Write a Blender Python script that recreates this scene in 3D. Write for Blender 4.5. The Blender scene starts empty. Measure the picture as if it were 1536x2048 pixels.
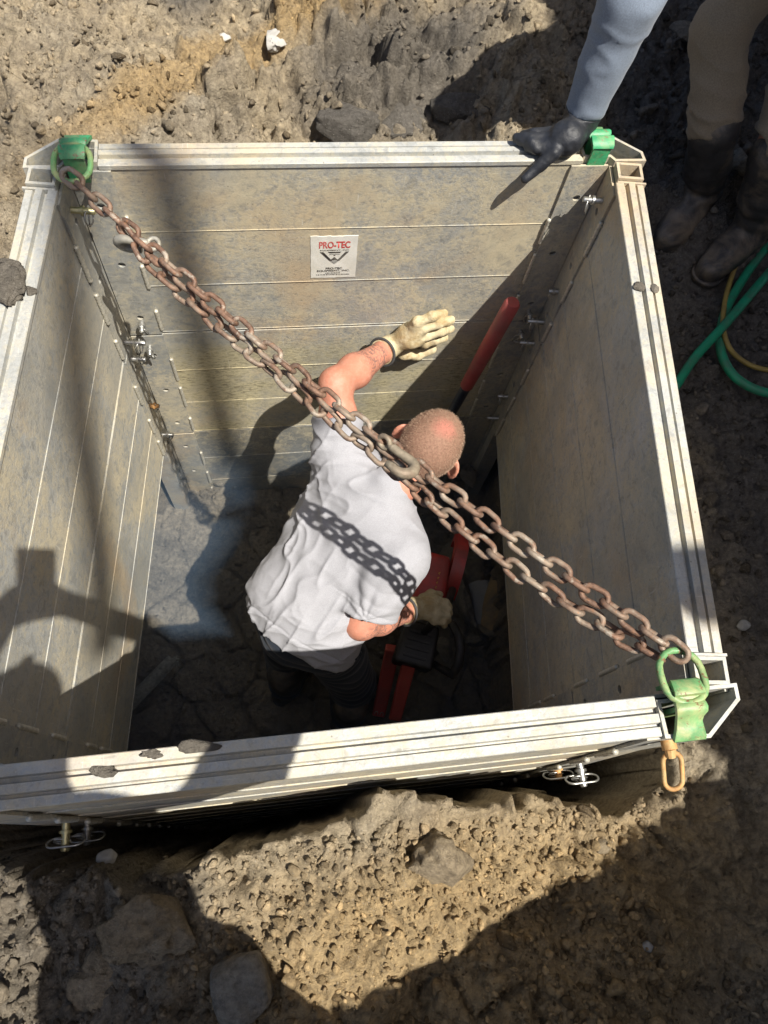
import bpy, bmesh, math, random
import numpy as np
from mathutils import Vector, Matrix, Euler

# ------------------------------------------------------------------ camera, world, sun, exposure
S = bpy.context.scene
COL = S.collection
CAM = np.array([-0.1820, -1.3228, 1.2434])
CROT = (0.37968, -0.08938, -0.10989)
FPX = 1476.07                      # focal length in pixels of the 1536 x 2048 photograph
cd = bpy.data.cameras.new('camera')
cam = bpy.data.objects.new('camera', cd)
COL.objects.link(cam)
cam.location = CAM
cam.rotation_mode = 'XYZ'
cam.rotation_euler = CROT
cd.sensor_fit = 'VERTICAL'
cd.sensor_height = 24.0
cd.lens = FPX / 2048 * 24.0
cd.clip_start = 0.02
cd.clip_end = 900
S.camera = cam
S.render.resolution_x = 768
S.render.resolution_y = 1024

LIGHT = np.array([-0.29690, 0.31814, -0.90036])      # direction the sunlight travels
wd = bpy.data.worlds.new('World')
S.world = wd
wd.use_nodes = True
wn = wd.node_tree
bg = wn.nodes['Background']
sky = wn.nodes.new('ShaderNodeTexSky')
sky.sky_type = 'NISHITA'
sky.sun_disc = False
sky.sun_elevation = math.radians(64.2)
sky.sun_rotation = math.atan2(-LIGHT[0], -LIGHT[1])
sky.air_density = 0.8
sky.dust_density = 2.5
wn.links.new(sky.outputs[0], bg.inputs[0])
bg.inputs[1].default_value = 0.075
sd = bpy.data.lights.new('sun', 'SUN')
sd.energy = 5.0
sd.angle = math.radians(0.53)
sd.color = (1.0, 0.95, 0.86)
sun = bpy.data.objects.new('sun', sd)
COL.objects.link(sun)
sun.rotation_euler = Vector(-LIGHT).to_track_quat('Z', 'Y').to_euler()
sun.location = (6, -6, 16)
S.view_settings.view_transform = 'Standard'
S.view_settings.look = 'None'
S.view_settings.gamma = 1.0
S.view_settings.exposure = 0.6
S.view_settings.use_curve_mapping = False

random.seed(7)
RNG = np.random.default_rng(11)

# ------------------------------------------------------------------ measuring helper: ray of a photo pixel
RM = np.array(Euler(CROT, 'XYZ').to_matrix())
def ray(u, v):
    d = RM @ np.array([(u - 768) / FPX, -(v - 1024) / FPX, -1.0])
    return d / np.linalg.norm(d)
def atz(u, v, z):
    d = ray(u, v)
    return CAM + d * ((z - CAM[2]) / d[2])
def aty(u, v, y):
    d = ray(u, v)
    return CAM + d * ((y - CAM[1]) / d[1])

# ------------------------------------------------------------------ vectorised noise
def _h(ix, iy, iz, seed):
    n = (ix * 374761393 + iy * 668265263 + iz * 2147483647 + seed * 974711) & 0xffffffff
    n = ((n ^ (n >> 13)) * 1274126177) & 0xffffffff
    n = n ^ (n >> 16)
    return (n & 0xffff) / 65535.0
def vnoise(p, seed=0):
    i = np.floor(p).astype(np.int64)
    f = p - i
    f = f * f * (3 - 2 * f)
    r = 0
    for dx in (0, 1):
        wx = f[..., 0] if dx else 1 - f[..., 0]
        for dy in (0, 1):
            wy = f[..., 1] if dy else 1 - f[..., 1]
            for dz in (0, 1):
                wz = f[..., 2] if dz else 1 - f[..., 2]
                r = r + wx * wy * wz * _h(i[..., 0] + dx, i[..., 1] + dy, i[..., 2] + dz, seed)
    return r * 2 - 1
def fbm(p, octv=4, seed=0, gain=0.5):
    a, s, r = 1.0, 1.0, 0
    for k in range(octv):
        r = r + a * vnoise(p * s, seed + k * 17)
        a *= gain
        s *= 2.03
    return r
def cells(p2, seed=0):
    """2-D Worley noise: distance to nearest and second nearest point, id of nearest."""
    i = np.floor(p2).astype(np.int64)
    d1 = np.full(p2.shape[:-1], 9.0)
    d2 = d1.copy()
    idn = np.zeros(p2.shape[:-1])
    z = np.zeros_like(i[..., 0])
    for dx in (-1, 0, 1):
        for dy in (-1, 0, 1):
            cx, cy = i[..., 0] + dx, i[..., 1] + dy
            px = cx + _h(cx, cy, z, seed)
            py = cy + _h(cx, cy, z, seed + 5)
            d = np.hypot(px - p2[..., 0], py - p2[..., 1])
            hid = _h(cx, cy, z, seed + 9)
            m = d < d1
            d2 = np.where(m, d1, np.minimum(d2, d))
            idn = np.where(m, hid, idn)
            d1 = np.where(m, d, d1)
    return d1, d2, idn

# ------------------------------------------------------------------ object helpers
def mesh_from(name, v, f, smooth=False):
    me = bpy.data.meshes.new(name)
    me.from_pydata([tuple(map(float, x)) for x in v], [], [tuple(int(k) for k in x) for x in f])
    if smooth:
        me.polygons.foreach_set('use_smooth', [True] * len(me.polygons))
    me.update()
    return me
def mesh_fast(name, v, quads, smooth=True):
    v = np.asarray(v, np.float32)
    q = np.asarray(quads, np.int32)
    k = q.shape[1]
    me = bpy.data.meshes.new(name)
    me.vertices.add(len(v))
    me.vertices.foreach_set('co', v.ravel())
    me.loops.add(q.size)
    me.loops.foreach_set('vertex_index', q.ravel())
    me.polygons.add(len(q))
    me.polygons.foreach_set('loop_start', np.arange(0, q.size, k, dtype=np.int32))
    me.polygons.foreach_set('loop_total', np.full(len(q), k, np.int32))
    if smooth:
        me.polygons.foreach_set('use_smooth', np.ones(len(q), bool))
    me.update(calc_edges=True)
    me.validate()
    return me
def root_loc(o):
    v = Vector((0, 0, 0))
    while o is not None:
        v = v + Vector(o.location) if not o.get('_w') else v
        o = o.parent
    return v
def obj(name, me, mat=None, parent=None, mw=None):
    """link a mesh whose vertices are in world space (or placed by mw) under parent"""
    o = bpy.data.objects.new(name, me)
    COL.objects.link(o)
    if mat is not None and me is not None and len(me.materials) == 0:
        me.materials.append(mat)
    if mw is not None:
        o.matrix_local = mw
    if parent is not None:
        o.parent = parent
        inv = PINV.get(parent.name, None)
        if inv is None:
            inv = Matrix.Identity(4)
        if inv != Matrix.Identity(4):
            o.matrix_parent_inverse = inv
        if mw is not None:
            # world of the child is  parent_world @ parent_inverse @ mw ; keep its own inverse for grandchildren
            PINV[o.name] = mw.inverted()
    elif mw is not None:
        PINV[o.name] = mw.inverted()
    return o
PINV = {}
def thing(name, label, cat, loc=(0, 0, 0), group=None):
    o = bpy.data.objects.new(name, None)
    COL.objects.link(o)
    o.location = loc
    o.empty_display_size = 0.1
    PINV[o.name] = Matrix.Translation(Vector(loc)).inverted()
    return tag(o, label, cat, group)
def tag(o, label, cat, group=None):
    o['label'] = label
    o['category'] = cat
    if group:
        o['group'] = group
    return o
def centred(name, v, f, mat, parent=None, smooth=False):
    """mesh object whose origin sits at the middle of its base"""
    v = np.asarray(v, float)
    c = np.array([(v[:, 0].min() + v[:, 0].max()) / 2, (v[:, 1].min() + v[:, 1].max()) / 2, v[:, 2].min()])
    f = list(f)
    if len(v) > 2000:
        me = mesh_fast(name, v - c, f, smooth)
    else:
        me = mesh_from(name, v - c, f, smooth)
    return obj(name, me, mat, parent, Matrix.Translation(Vector(c)))

class MB:
    """collects vertices and faces"""
    def __init__(s):
        s.v, s.f = [], []
    def add(s, v, f):
        n = len(s.v)
        s.v += [tuple(map(float, p)) for p in v]
        s.f += [tuple(int(k) + n for k in q) for q in f]
    def box(s, o, ex, ey, ez, a, b, c, bev=0.0):
        """box in frame (o; ex,ey,ez) spanning a=(a0,a1) b c"""
        o, ex, ey, ez = map(np.asarray, (o, ex, ey, ez))
        if bev <= 0:
            P = [o + ex * x + ey * y + ez * z for z in c for y in b for x in a]
            s.add(P, [(0, 2, 3, 1), (4, 5, 7, 6), (0, 1, 5, 4), (2, 6, 7, 3), (0, 4, 6, 2), (1, 3, 7, 5)])
        else:
            bm = bmesh.new()
            P = [bm.verts.new(tuple(o + ex * x + ey * y + ez * z)) for z in c for y in b for x in a]
            for q in [(0, 2, 3, 1), (4, 5, 7, 6), (0, 1, 5, 4), (2, 6, 7, 3), (0, 4, 6, 2), (1, 3, 7, 5)]:
                bm.faces.new([P[k] for k in q])
            bmesh.ops.bevel(bm, geom=bm.edges[:], offset=bev, segments=2, profile=0.6, affect='EDGES')
            s.bm(bm)
    def bm(s, bm):
        bm.verts.index_update()
        s.add([v.co for v in bm.verts], [[v.index for v in f.verts] for f in bm.faces])
        bm.free()
    def tube(s, pts, r, n=10, closed=False, caps=True):
        pts = [np.asarray(p, float) for p in pts]
        m = len(pts)
        rs = r if hasattr(r, '__len__') else [r] * m
        rings = []
        up = None
        for i in range(m):
            if closed:
                t = pts[(i + 1) % m] - pts[i - 1]
            else:
                t = pts[min(i + 1, m - 1)] - pts[max(i - 1, 0)]
            t = t / (np.linalg.norm(t) + 1e-12)
            if up is None:
                a = np.array([0, 0, 1.0]) if abs(t[2]) < 0.9 else np.array([1.0, 0, 0])
                up = np.cross(t, a)
            up = up - t * (up @ t)
            up = up / np.linalg.norm(up)
            w = np.cross(t, up)
            rings.append([pts[i] + rs[i] * (math.cos(2 * math.pi * k / n) * up + math.sin(2 * math.pi * k / n) * w) for k in range(n)])
        V = [p for rg in rings for p in rg]
        F = []
        for i in range(m if closed else m - 1):
            j = (i + 1) % m
            for k in range(n):
                F.append((i * n + k, i * n + (k + 1) % n, j * n + (k + 1) % n, j * n + k))
        if not closed and caps:
            F.append(tuple(range(n))[::-1])
            F.append(tuple((m - 1) * n + k for k in range(n)))
        s.add(V, F)
    def prism(s, poly, o, ea, eb, ez, z0, z1, hole=None):
        """extrude a 2-D polygon (a,b) along ez; optional hole with the same number of points"""
        o, ea, eb, ez = map(np.asarray, (o, ea, eb, ez))
        n = len(poly)
        def ringat(pl, z):
            return [o + ea * a + eb * b + ez * z for a, b in pl]
        if hole is None:
            s.add(ringat(poly, z0) + ringat(poly, z1),
                  [tuple(range(n))[::-1], tuple(range(n, 2 * n))] + [(k, (k + 1) % n, n + (k + 1) % n, n + k) for k in range(n)])
        else:
            V = ringat(poly, z0) + ringat(poly, z1) + ringat(hole, z0) + ringat(hole, z1)
            F = []
            for k in range(n):
                j = (k + 1) % n
                F += [(k, j, n + j, n + k), (2 * n + j, 2 * n + k, 3 * n + k, 3 * n + j),
                      (n + k, n + j, 3 * n + j, 3 * n + k), (j, k, 2 * n + k, 2 * n + j)]
            s.add(V, F)
    def obj(s, name, mat, parent=None, smooth=False, angle=None):
        me = mesh_from(name, s.v, s.f, smooth)
        bm = bmesh.new()
        bm.from_mesh(me)
        bmesh.ops.recalc_face_normals(bm, faces=bm.faces[:])
        bm.to_mesh(me)
        bm.free()
        if angle is not None:
            me.polygons.foreach_set('use_smooth', [True] * len(me.polygons))
            try:
                me.set_sharp_from_angle(angle=math.radians(angle))
            except Exception:
                pass
        # put the origin at the piece's own middle
        v = np.array([p[:] for p in s.v])
        c = np.array([(v[:, 0].min() + v[:, 0].max()) / 2, (v[:, 1].min() + v[:, 1].max()) / 2, v[:, 2].min()])
        me.transform(Matrix.Translation(Vector(-c)))
        return obj(name, me, mat, parent, Matrix.Translation(Vector(c)))

# ------------------------------------------------------------------ material helpers
def new_mat(name):
    m = bpy.data.materials.new(name)
    m.use_nodes = True
    nt = m.node_tree
    b = nt.nodes['Principled BSDF']
    return m, nt, b
class NT:
    def __init__(s, nt):
        s.nt = nt
        s.geo = nt.nodes.new('ShaderNodeNewGeometry')
        s.tc = nt.nodes.new('ShaderNodeTexCoord')
        s.pos = s.geo.outputs['Position']
    def map(s, src, scale=(1, 1, 1), rot=(0, 0, 0), loc=(0, 0, 0)):
        n = s.nt.nodes.new('ShaderNodeMapping')
        n.inputs['Scale'].default_value = scale
        n.inputs['Rotation'].default_value = rot
        n.inputs['Location'].default_value = loc
        s.nt.links.new(src, n.inputs['Vector'])
        return n.outputs[0]
    def noise(s, src, scale=5, detail=6, rough=0.6, dist=0.0, out='Fac'):
        n = s.nt.nodes.new('ShaderNodeTexNoise')
        n.inputs['Scale'].default_value = scale
        n.inputs['Detail'].default_value = detail
        n.inputs['Roughness'].default_value = rough
        n.inputs['Distortion'].default_value = dist
        s.nt.links.new(src, n.inputs['Vector'])
        return n.outputs[out]
    def voro(s, src, scale=20, feature='F1', out='Distance', rnd=1.0):
        n = s.nt.nodes.new('ShaderNodeTexVoronoi')
        n.feature = feature
        n.inputs['Scale'].default_value = scale
        n.inputs['Randomness'].default_value = rnd
        s.nt.links.new(src, n.inputs['Vector'])
        return n.outputs[out]
    def ramp(s, src, stops):
        n = s.nt.nodes.new('ShaderNodeValToRGB')
        e = n.color_ramp.elements
        while len(e) < len(stops):
            e.new(0.5)
        for k, (p, c) in enumerate(stops):
            e[k].position = p
            e[k].color = (c, c, c, 1) if not hasattr(c, '__len__') else (*c[:3], 1)
        s.nt.links.new(src, n.inputs[0])
        return n.outputs[0]
    def mix(s, fac, a, b, mode='MIX'):
        n = s.nt.nodes.new('ShaderNodeMix')
        n.data_type = 'RGBA'
        n.blend_type = mode
        for src, inp in ((fac, n.inputs[0]), (a, n.inputs[6]), (b, n.inputs[7])):
            if hasattr(src, 'is_linked'):
                s.nt.links.new(src, inp)
            elif hasattr(src, '__len__'):
                inp.default_value = (*src[:3], 1)
            else:
                inp.default_value = src if inp.type == 'VALUE' else (src, src, src, 1)
        return n.outputs[2]
    def math(s, op, a, b=0.0, clamp=False):
        n = s.nt.nodes.new('ShaderNodeMath')
        n.operation = op
        n.use_clamp = clamp
        for src, inp in ((a, n.inputs[0]), (b, n.inputs[1])):
            if hasattr(src, 'is_linked'):
                s.nt.links.new(src, inp)
            else:
                inp.default_value = src
        return n.outputs[0]
    def sep(s, src):
        n = s.nt.nodes.new('ShaderNodeSeparateXYZ')
        s.nt.links.new(src, n.inputs[0])
        return n.outputs
    def bump(s, h, strength=0.5, dist=0.01, nrm=None):
        n = s.nt.nodes.new('ShaderNodeBump')
        n.inputs['Strength'].default_value = strength
        n.inputs['Distance'].default_value = dist
        s.nt.links.new(h, n.inputs['Height'])
        if nrm is not None:
            s.nt.links.new(nrm, n.inputs['Normal'])
        return n.outputs[0]
    def set(s, b, **kw):
        for k, v in kw.items():
            k = {'col': 'Base Color', 'rough': 'Roughness', 'metal': 'Metallic', 'nrm': 'Normal', 'spec': 'Specular IOR Level',
                 'sub': 'Subsurface Weight', 'sheen': 'Sheen Weight', 'coat': 'Coat Weight'}[k]
            if hasattr(v, 'is_linked'):
                s.nt.links.new(v, b.inputs[k])
            elif hasattr(v, '__len__'):
                b.inputs[k].default_value = (*v[:3], 1)
            else:
                b.inputs[k].default_value = v

def mat_soil(name, tan, grey, dark, seed=0.0, regions=False, crumbs=False):
    m, nt, b = new_mat(name)
    N = NT(nt)
    p = N.map(N.pos, loc=(seed, seed * 0.7, 0))
    big = N.noise(p, 1.7, 5, 0.6, 0.6)
    mid = N.noise(p, 9, 6, 0.62, 0.3)
    fine = N.noise(p, 70, 5, 0.7)
    c = N.mix(N.ramp(big, [(0.38, 0), (0.62, 1)]), tan, grey)
    c = N.mix(N.ramp(mid, [(0.42, 0), (0.66, 0.8)]), c, dark)
    if regions:
        # soil layers with shapes of their own: wet clay, rusty sand seams, dark damp gravel on the right bench
        xyz = N.sep(N.pos)
        wob = N.math('MULTIPLY', N.math('SUBTRACT', N.noise(N.pos, 4.0, 5, 0.6), 0.5), 0.55)
        def blob(cx, cy, rx, ry, ang, soft=0.35):
            mp = nt.nodes.new('ShaderNodeMapping')
            mp.vector_type = 'TEXTURE'
            mp.inputs['Location'].default_value = (cx, cy, 0)
            mp.inputs['Rotation'].default_value = (0, 0, ang)
            mp.inputs['Scale'].default_value = (rx, ry, 1000)
            nt.links.new(N.pos, mp.inputs['Vector'])
            ln = nt.nodes.new('ShaderNodeVectorMath')
            ln.operation = 'LENGTH'
            nt.links.new(mp.outputs[0], ln.inputs[0])
            d = N.math('ADD', ln.outputs['Value'], wob)
            return N.ramp(d, [(max(0.0, 0.9 - soft), 1), (1.0, 0)])
        sand = (0.52, 0.36, 0.17)
        c = N.mix(N.math('MULTIPLY', blob(-0.28, 0.72, 0.75, 0.10, 0.62), 0.75), c, sand)
        c = N.mix(N.math('MULTIPLY', blob(0.22, 0.98, 0.5, 0.09, 0.5), 0.65), c, sand)
        c = N.mix(N.math('MULTIPLY', blob(0.22, 0.70, 0.42, 0.24, 0.35), 0.85), c, N.mix(mid, (0.13, 0.12, 0.105), (0.21, 0.19, 0.165)))
        c = N.mix(N.math('MULTIPLY', blob(-0.42, 1.12, 0.16, 0.30, 0.2), 0.8), c, (0.15, 0.14, 0.125))
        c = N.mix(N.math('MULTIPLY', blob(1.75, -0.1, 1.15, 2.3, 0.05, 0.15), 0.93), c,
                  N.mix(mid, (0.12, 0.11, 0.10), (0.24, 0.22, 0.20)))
        c = N.mix(N.math('MULTIPLY', blob(0.15, -1.62, 0.8, 0.30, 0.1), 0.8), c,
                  N.mix(mid, (0.60, 0.43, 0.215), (0.50, 0.35, 0.175)))
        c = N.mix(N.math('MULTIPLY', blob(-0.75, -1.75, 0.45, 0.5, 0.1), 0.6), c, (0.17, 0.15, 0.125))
    c = N.mix(N.ramp(fine, [(0.35, 0.45), (0.6, 0)]), c, (0.05, 0.042, 0.035))
    if crumbs:                                   # every crumb its own tone
        rnd = N.geo.outputs['Random Per Island']
        c = N.mix(1.0, c, N.ramp(rnd, [(0.0, (0.42, 0.40, 0.38)), (0.35, (0.85, 0.83, 0.8)), (0.7, (1.15, 1.12, 1.08)), (1.0, (1.55, 1.5, 1.42))]), 'MULTIPLY')
    sp = N.voro(p, 120, 'F1', 'Distance')
    c = N.mix(N.ramp(sp, [(0.05, 0.5), (0.2, 0)]), c, (0.5, 0.46, 0.4))
    nb = N.bump(N.noise(p, 45, 8, 0.78, 0.5), 1.0, 0.02)
    nb = N.bump(N.math('SUBTRACT', 1.0, N.voro(N.mix(0.04, p, N.noise(p, 40, 3, 0.6, 0.0, 'Color')), 60, 'F1', 'Distance')), 0.6, 0.007, nb)
    nb = N.bump(N.voro(p, 26, 'DISTANCE_TO_EDGE', 'Distance'), 0.25, 0.004, nb)
    nb = N.bump(N.noise(p, 210, 4, 0.7), 0.8, 0.004, nb)
    N.set(b, col=c, rough=0.93, spec=0.2, nrm=nb)
    return m

def mat_alu(name, mud=0.5, bright=1.0, splash=False, dirt=1.0):
    """weathered mill-finish aluminium: grey oxide, tan dried mud, diagonal scratches"""
    m, nt, b = new_mat(name)
    N = NT(nt)
    p = N.pos
    big = N.noise(p, 3.1, 6, 0.62, 0.8)
    mid = N.noise(p, 13, 6, 0.65, 0.5)
    fine = N.noise(p, 90, 5, 0.7)
    grain = N.noise(p, 260, 3, 0.7)
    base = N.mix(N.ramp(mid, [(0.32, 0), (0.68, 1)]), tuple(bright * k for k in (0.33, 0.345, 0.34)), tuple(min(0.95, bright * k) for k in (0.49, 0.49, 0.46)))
    mudf = N.ramp(N.math('ADD', N.math('MULTIPLY', big, 0.62), N.math('MULTIPLY', fine, 0.38)), [(0.53 - 0.13 * mud, 0), (0.63 - 0.1 * mud, 1)])
    mudc = N.mix(N.ramp(mid, [(0.35, 0), (0.65, 1)]), (0.62, 0.52, 0.325), (0.45, 0.385, 0.25))
    c = N.mix(N.math('MULTIPLY', mudf, 0.45 + 0.4 * mud), base, mudc)
    med = N.noise(p, 36, 5, 0.7, 0.8)
    c = N.mix(N.ramp(med, [(0.50, 0), (0.60, 0.55 * dirt)]), c, (0.60, 0.53, 0.37))
    c = N.mix(N.ramp(med, [(0.36, 0.5 * dirt), (0.46, 0)]), c, (0.24, 0.235, 0.21))
    wet = N.ramp(N.noise(N.map(p, loc=(4, 2, 1)), 2.1, 5, 0.6, 1.0), [(0.46, 0), (0.62, 0.55 * dirt)])
    c = N.mix(wet, c, N.mix(mid, (0.27, 0.275, 0.26), (0.36, 0.355, 0.32)))
    rusty = N.ramp(N.noise(p, 2.3, 5, 0.6, 0.4), [(0.54, 0), (0.68, 0.6)])
    c = N.mix(rusty, c, (0.52, 0.38, 0.22))
    hgt = mudf
    if splash:
        # dried splashes with short dark runs where the mud flaked off, on the second panel
        xyz = N.sep(p)
        zone = N.math('MULTIPLY', N.ramp(N.math('MULTIPLY', xyz[2], -1.0), [(0.66, 0), (0.72, 1), ]), N.ramp(N.math('MULTIPLY', xyz[2], -1.0), [(1.14, 1), (1.2, 0)]))
        st = N.noise(N.map(p, (11, 11, 46), (0, 0.22, 0)), 4.0, 4, 0.6, 0.4)
        pat = N.ramp(N.noise(p, 4.2, 4, 0.6), [(0.40, 0), (0.58, 1)])
        f = N.math('MULTIPLY', zone, pat)
        c = N.mix(N.math('MULTIPLY', f, 0.8), c, (0.58, 0.51, 0.31))
        c = N.mix(N.math('MULTIPLY', f, N.ramp(st, [(0.52, 0), (0.58, 0.8)])), c, (0.24, 0.21, 0.14))
    # scratches at several slants
    for k, (sc, ro, lo_, cc, am) in enumerate((((4, 60, 90), (0, 0.75, 0), 0.70, (0.66, 0.64, 0.56), 0.35), ((70, 60, 5), (0, 0.5, 0.3), 0.69, (0.66, 0.64, 0.56), 0.4),
                                              ((5, 60, 90), (0, -0.85, 0), 0.71, (0.20, 0.19, 0.16), 0.4), ((60, 6, 70), (0.7, 0, 0), 0.69, (0.66, 0.64, 0.56), 0.35))):
        s1 = N.noise(N.map(p, sc, ro, (k * 1.7, k, 0)), 3.0, 2, 0.5)
        c = N.mix(N.ramp(s1, [(lo_, 0), (lo_ + 0.03, am)]), c, cc)
    c = N.mix(N.ramp(fine, [(0.30, 0.5 * dirt), (0.44, 0)]), c, (0.22, 0.20, 0.16))
    c = N.mix(N.ramp(grain, [(0.30, 0.3 * dirt), (0.5, 0)]), c, (0.24, 0.22, 0.185))
    c = N.mix(N.ramp(N.voro(p, 30, 'F1', 'Distance'), [(0.03, 0.7), (0.07, 0)]), c, (0.16, 0.14, 0.11))
    nb = N.bump(grain, 0.25, 0.002)
    nb = N.bump(hgt, 0.3, 0.0015, nb)
    N.set(b, col=c, rough=N.ramp(mudf, [(0, 0.55), (1, 0.9)]), metal=N.ramp(mudf, [(0, 0.18), (1, 0.0)]), nrm=nb)
    return m

def mat_plain(name, col, rough=0.6, metal=0.0, var=0.25, scale=30, bump=0.2, dirt=None, dirtamt=0.4, chip=None):
    m, nt, b = new_mat(name)
    N = NT(nt)
    n1 = N.noise(N.pos, scale, 6, 0.65, 0.3)
    dk = tuple(x * (1 - var) for x in col)
    lt = tuple(min(1, x * (1 + var)) for x in col)
    c = N.mix(N.ramp(n1, [(0.3, 0), (0.7, 1)]), dk, lt)
    if dirt is not None:
        c = N.mix(N.math('MULTIPLY', N.ramp(N.noise(N.pos, scale * 0.45, 7, 0.7, 0.5), [(0.46, 0), (0.62, 1)]), dirtamt), c, dirt)
    if chip is not None:
        c = N.mix(N.ramp(N.noise(N.pos, scale * 1.6, 6, 0.75, 0.6), [(0.585, 0), (0.605, 0.95)]), c, chip)
    N.set(b, col=c, rough=rough, metal=metal, nrm=N.bump(N.noise(N.pos, scale * 4, 5, 0.7), bump, 0.002))
    return m
# ------------------------------------------------------------------ materials
M = {}
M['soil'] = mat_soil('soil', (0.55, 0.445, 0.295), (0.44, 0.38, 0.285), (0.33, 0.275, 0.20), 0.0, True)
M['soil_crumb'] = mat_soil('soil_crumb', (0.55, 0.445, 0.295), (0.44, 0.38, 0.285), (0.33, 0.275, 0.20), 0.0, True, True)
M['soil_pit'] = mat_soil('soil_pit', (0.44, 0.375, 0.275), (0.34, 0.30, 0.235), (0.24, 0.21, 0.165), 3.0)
M['clod'] = mat_soil('clod', (0.40, 0.32, 0.22), (0.31, 0.27, 0.21), (0.23, 0.19, 0.145), 5.0)
M['alu_wall'] = mat_alu('alu_wall', 0.8, 1.0, True)
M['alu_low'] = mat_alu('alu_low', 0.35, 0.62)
M['alu_side'] = mat_alu('alu_side', 0.65, 1.12)
M['alu_rail'] = mat_alu('alu_rail', 0.4, 1.08, False, 0.8)
M['alu_flange'] = mat_alu('alu_flange', 0.45, 0.85)
M['weld'] = mat_plain('weld', (0.60, 0.57, 0.48), 0.5, 0.4, 0.2, 90)
M['steel'] = mat_plain('steel', (0.5, 0.5, 0.48), 0.35, 0.85, 0.2, 60, 0.15, (0.2, 0.17, 0.12), 0.4)
M['zinc'] = mat_plain('zinc', (0.55, 0.5, 0.28), 0.35, 0.8, 0.2, 60)
M['orange_steel'] = mat_plain('orange_steel', (0.50, 0.27, 0.10), 0.65, 0.1, 0.3, 70, 0.4, (0.46, 0.36, 0.17), 0.8)
M['green_paint'] = mat_plain('green_paint', (0.13, 0.31, 0.12), 0.45, 0.0, 0.3, 38, 0.4, (0.40, 0.41, 0.19), 0.8, (0.20, 0.10, 0.05))
M['green_bright'] = mat_plain('green_bright', (0.05, 0.33, 0.14), 0.45, 0.0, 0.3, 38, 0.4, (0.26, 0.36, 0.17), 0.6, (0.22, 0.13, 0.08))
def mat_rust():
    m, nt, b = new_mat('chain_rust')
    N = NT(nt)
    n1 = N.noise(N.pos, 45, 7, 0.7, 0.4)
    n2 = N.noise(N.pos, 160, 5, 0.7)
    n3 = N.noise(N.pos, 11, 4, 0.6)
    c = N.mix(N.ramp(n1, [(0.33, 0), (0.66, 1)]), (0.10, 0.06, 0.043), (0.28, 0.165, 0.11))
    c = N.mix(N.ramp(n3, [(0.47, 0), (0.62, 0.7)]), c, (0.36, 0.305, 0.235))
    c = N.mix(N.ramp(N.noise(N.pos, 26, 5, 0.7), [(0.55, 0), (0.62, 0.75)]), c, (0.42, 0.37, 0.30))
    c = N.mix(N.ramp(n2, [(0.56, 0), (0.68, 0.6)]), c, (0.34, 0.15, 0.06))
    N.set(b, col=c, rough=N.ramp(n1, [(0.3, 0.5), (0.7, 0.8)]), metal=0.35, nrm=N.bump(n2, 0.6, 0.002))
    return m
M['rust'] = mat_rust()

# ------------------------------------------------------------------ the trench shield (walls of an aluminium box pinned at the corners)
H2 = 0.6155
FL, FR = np.array([-H2, 0.0]), np.array([H2, 0.0])
NL, NR = np.array([-0.7497, -1.2108]), np.array([0.4815, -1.2108])
SD = (FL - NL) / np.linalg.norm(FL - NL)
SL = float(np.linalg.norm(FL - NL))
WL = 2 * H2
FLOOR = -1.85
EZ = np.array([0, 0, 1.0])
def v3(p2, z=0.0):
    return np.array([p2[0], p2[1], z])
shield = thing('trench_shield', 'open aluminium trench box with a worker inside, its panels streaked with dried mud', 'trench box', (-0.067, -0.6, FLOOR))

def plate_with_holes(w, h, holes, t, r):
    """thin plate 0..w, 0..h (bottom at 0) of thickness t with round holes, returns bmesh in (x, y=thickness, z)"""
    cu = bpy.data.curves.new('p', 'CURVE')
    cu.dimensions = '2D'
    cu.fill_mode = 'BOTH'
    cu.extrude = t / 2
    def spl(pts):
        s = cu.splines.new('POLY')
        s.points.add(len(pts) - 1)
        for q, (x, y) in zip(s.points, pts):
            q.co = (x, y, 0, 1)
        s.use_cyclic_u = True
    spl([(0, 0), (w, 0), (w, h), (0, h)])
    for (x, y) in holes:
        spl([(x + r * math.cos(k * math.pi / 7), y + r * math.sin(k * math.pi / 7)) for k in range(14)])
    o = bpy.data.objects.new('p', cu)
    COL.objects.link(o)
    dg = bpy.context.evaluated_depsgraph_get()
    me = bpy.data.meshes.new_from_object(o.evaluated_get(dg))
    v = np.array([q.co[:] for q in me.vertices])
    f = [tuple(p.vertices) for p in me.polygons]
    bpy.data.objects.remove(o)
    bpy.data.curves.remove(cu)
    bpy.data.meshes.remove(me)
    return v, f

RAILP = [(0.000, -0.012), (0.0, -0.0015), (0.0015, 0.0), (0.0185, 0.0), (0.0205, -0.011), (0.0280, -0.011), (0.0300, 0.0010), (0.0440, 0.0010),
         (0.0460, -0.010), (0.0500, -0.010), (0.0515, -0.003), (0.0655, -0.003), (0.067, -0.0045), (0.067, -0.012)]
TIERS = [(0.0, -0.607), (-0.613, -1.217), (-1.223, -1.86)]
SEAMS = [[-0.012, -0.2055, -0.4030, -0.606], [-0.613, -0.812, -1.012, -1.216], [-1.223, -1.445, -1.655, -1.86]]
BEADM = {}
def weld_bead(parent, base, up, length, rad=0.0068):
    key = round(length, 3)
    if key not in BEADM:
        mb = MB()
        n = max(5, int(length / 0.0055))
        pts = [(0.0006 * math.sin(k * 2.1), 0, length * k / n) for k in range(n + 1)]
        mb.tube(pts, [rad * (1.0 if k % 2 else 0.62) for k in range(n + 1)], 7)
        BEADM[key] = mesh_from('weld_bead', mb.v, mb.f, True)
        BEADM[key].materials.append(M['weld'])
    return obj('weld_bead', BEADM[key], None, parent, Matrix.Translation(Vector(base)))

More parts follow.
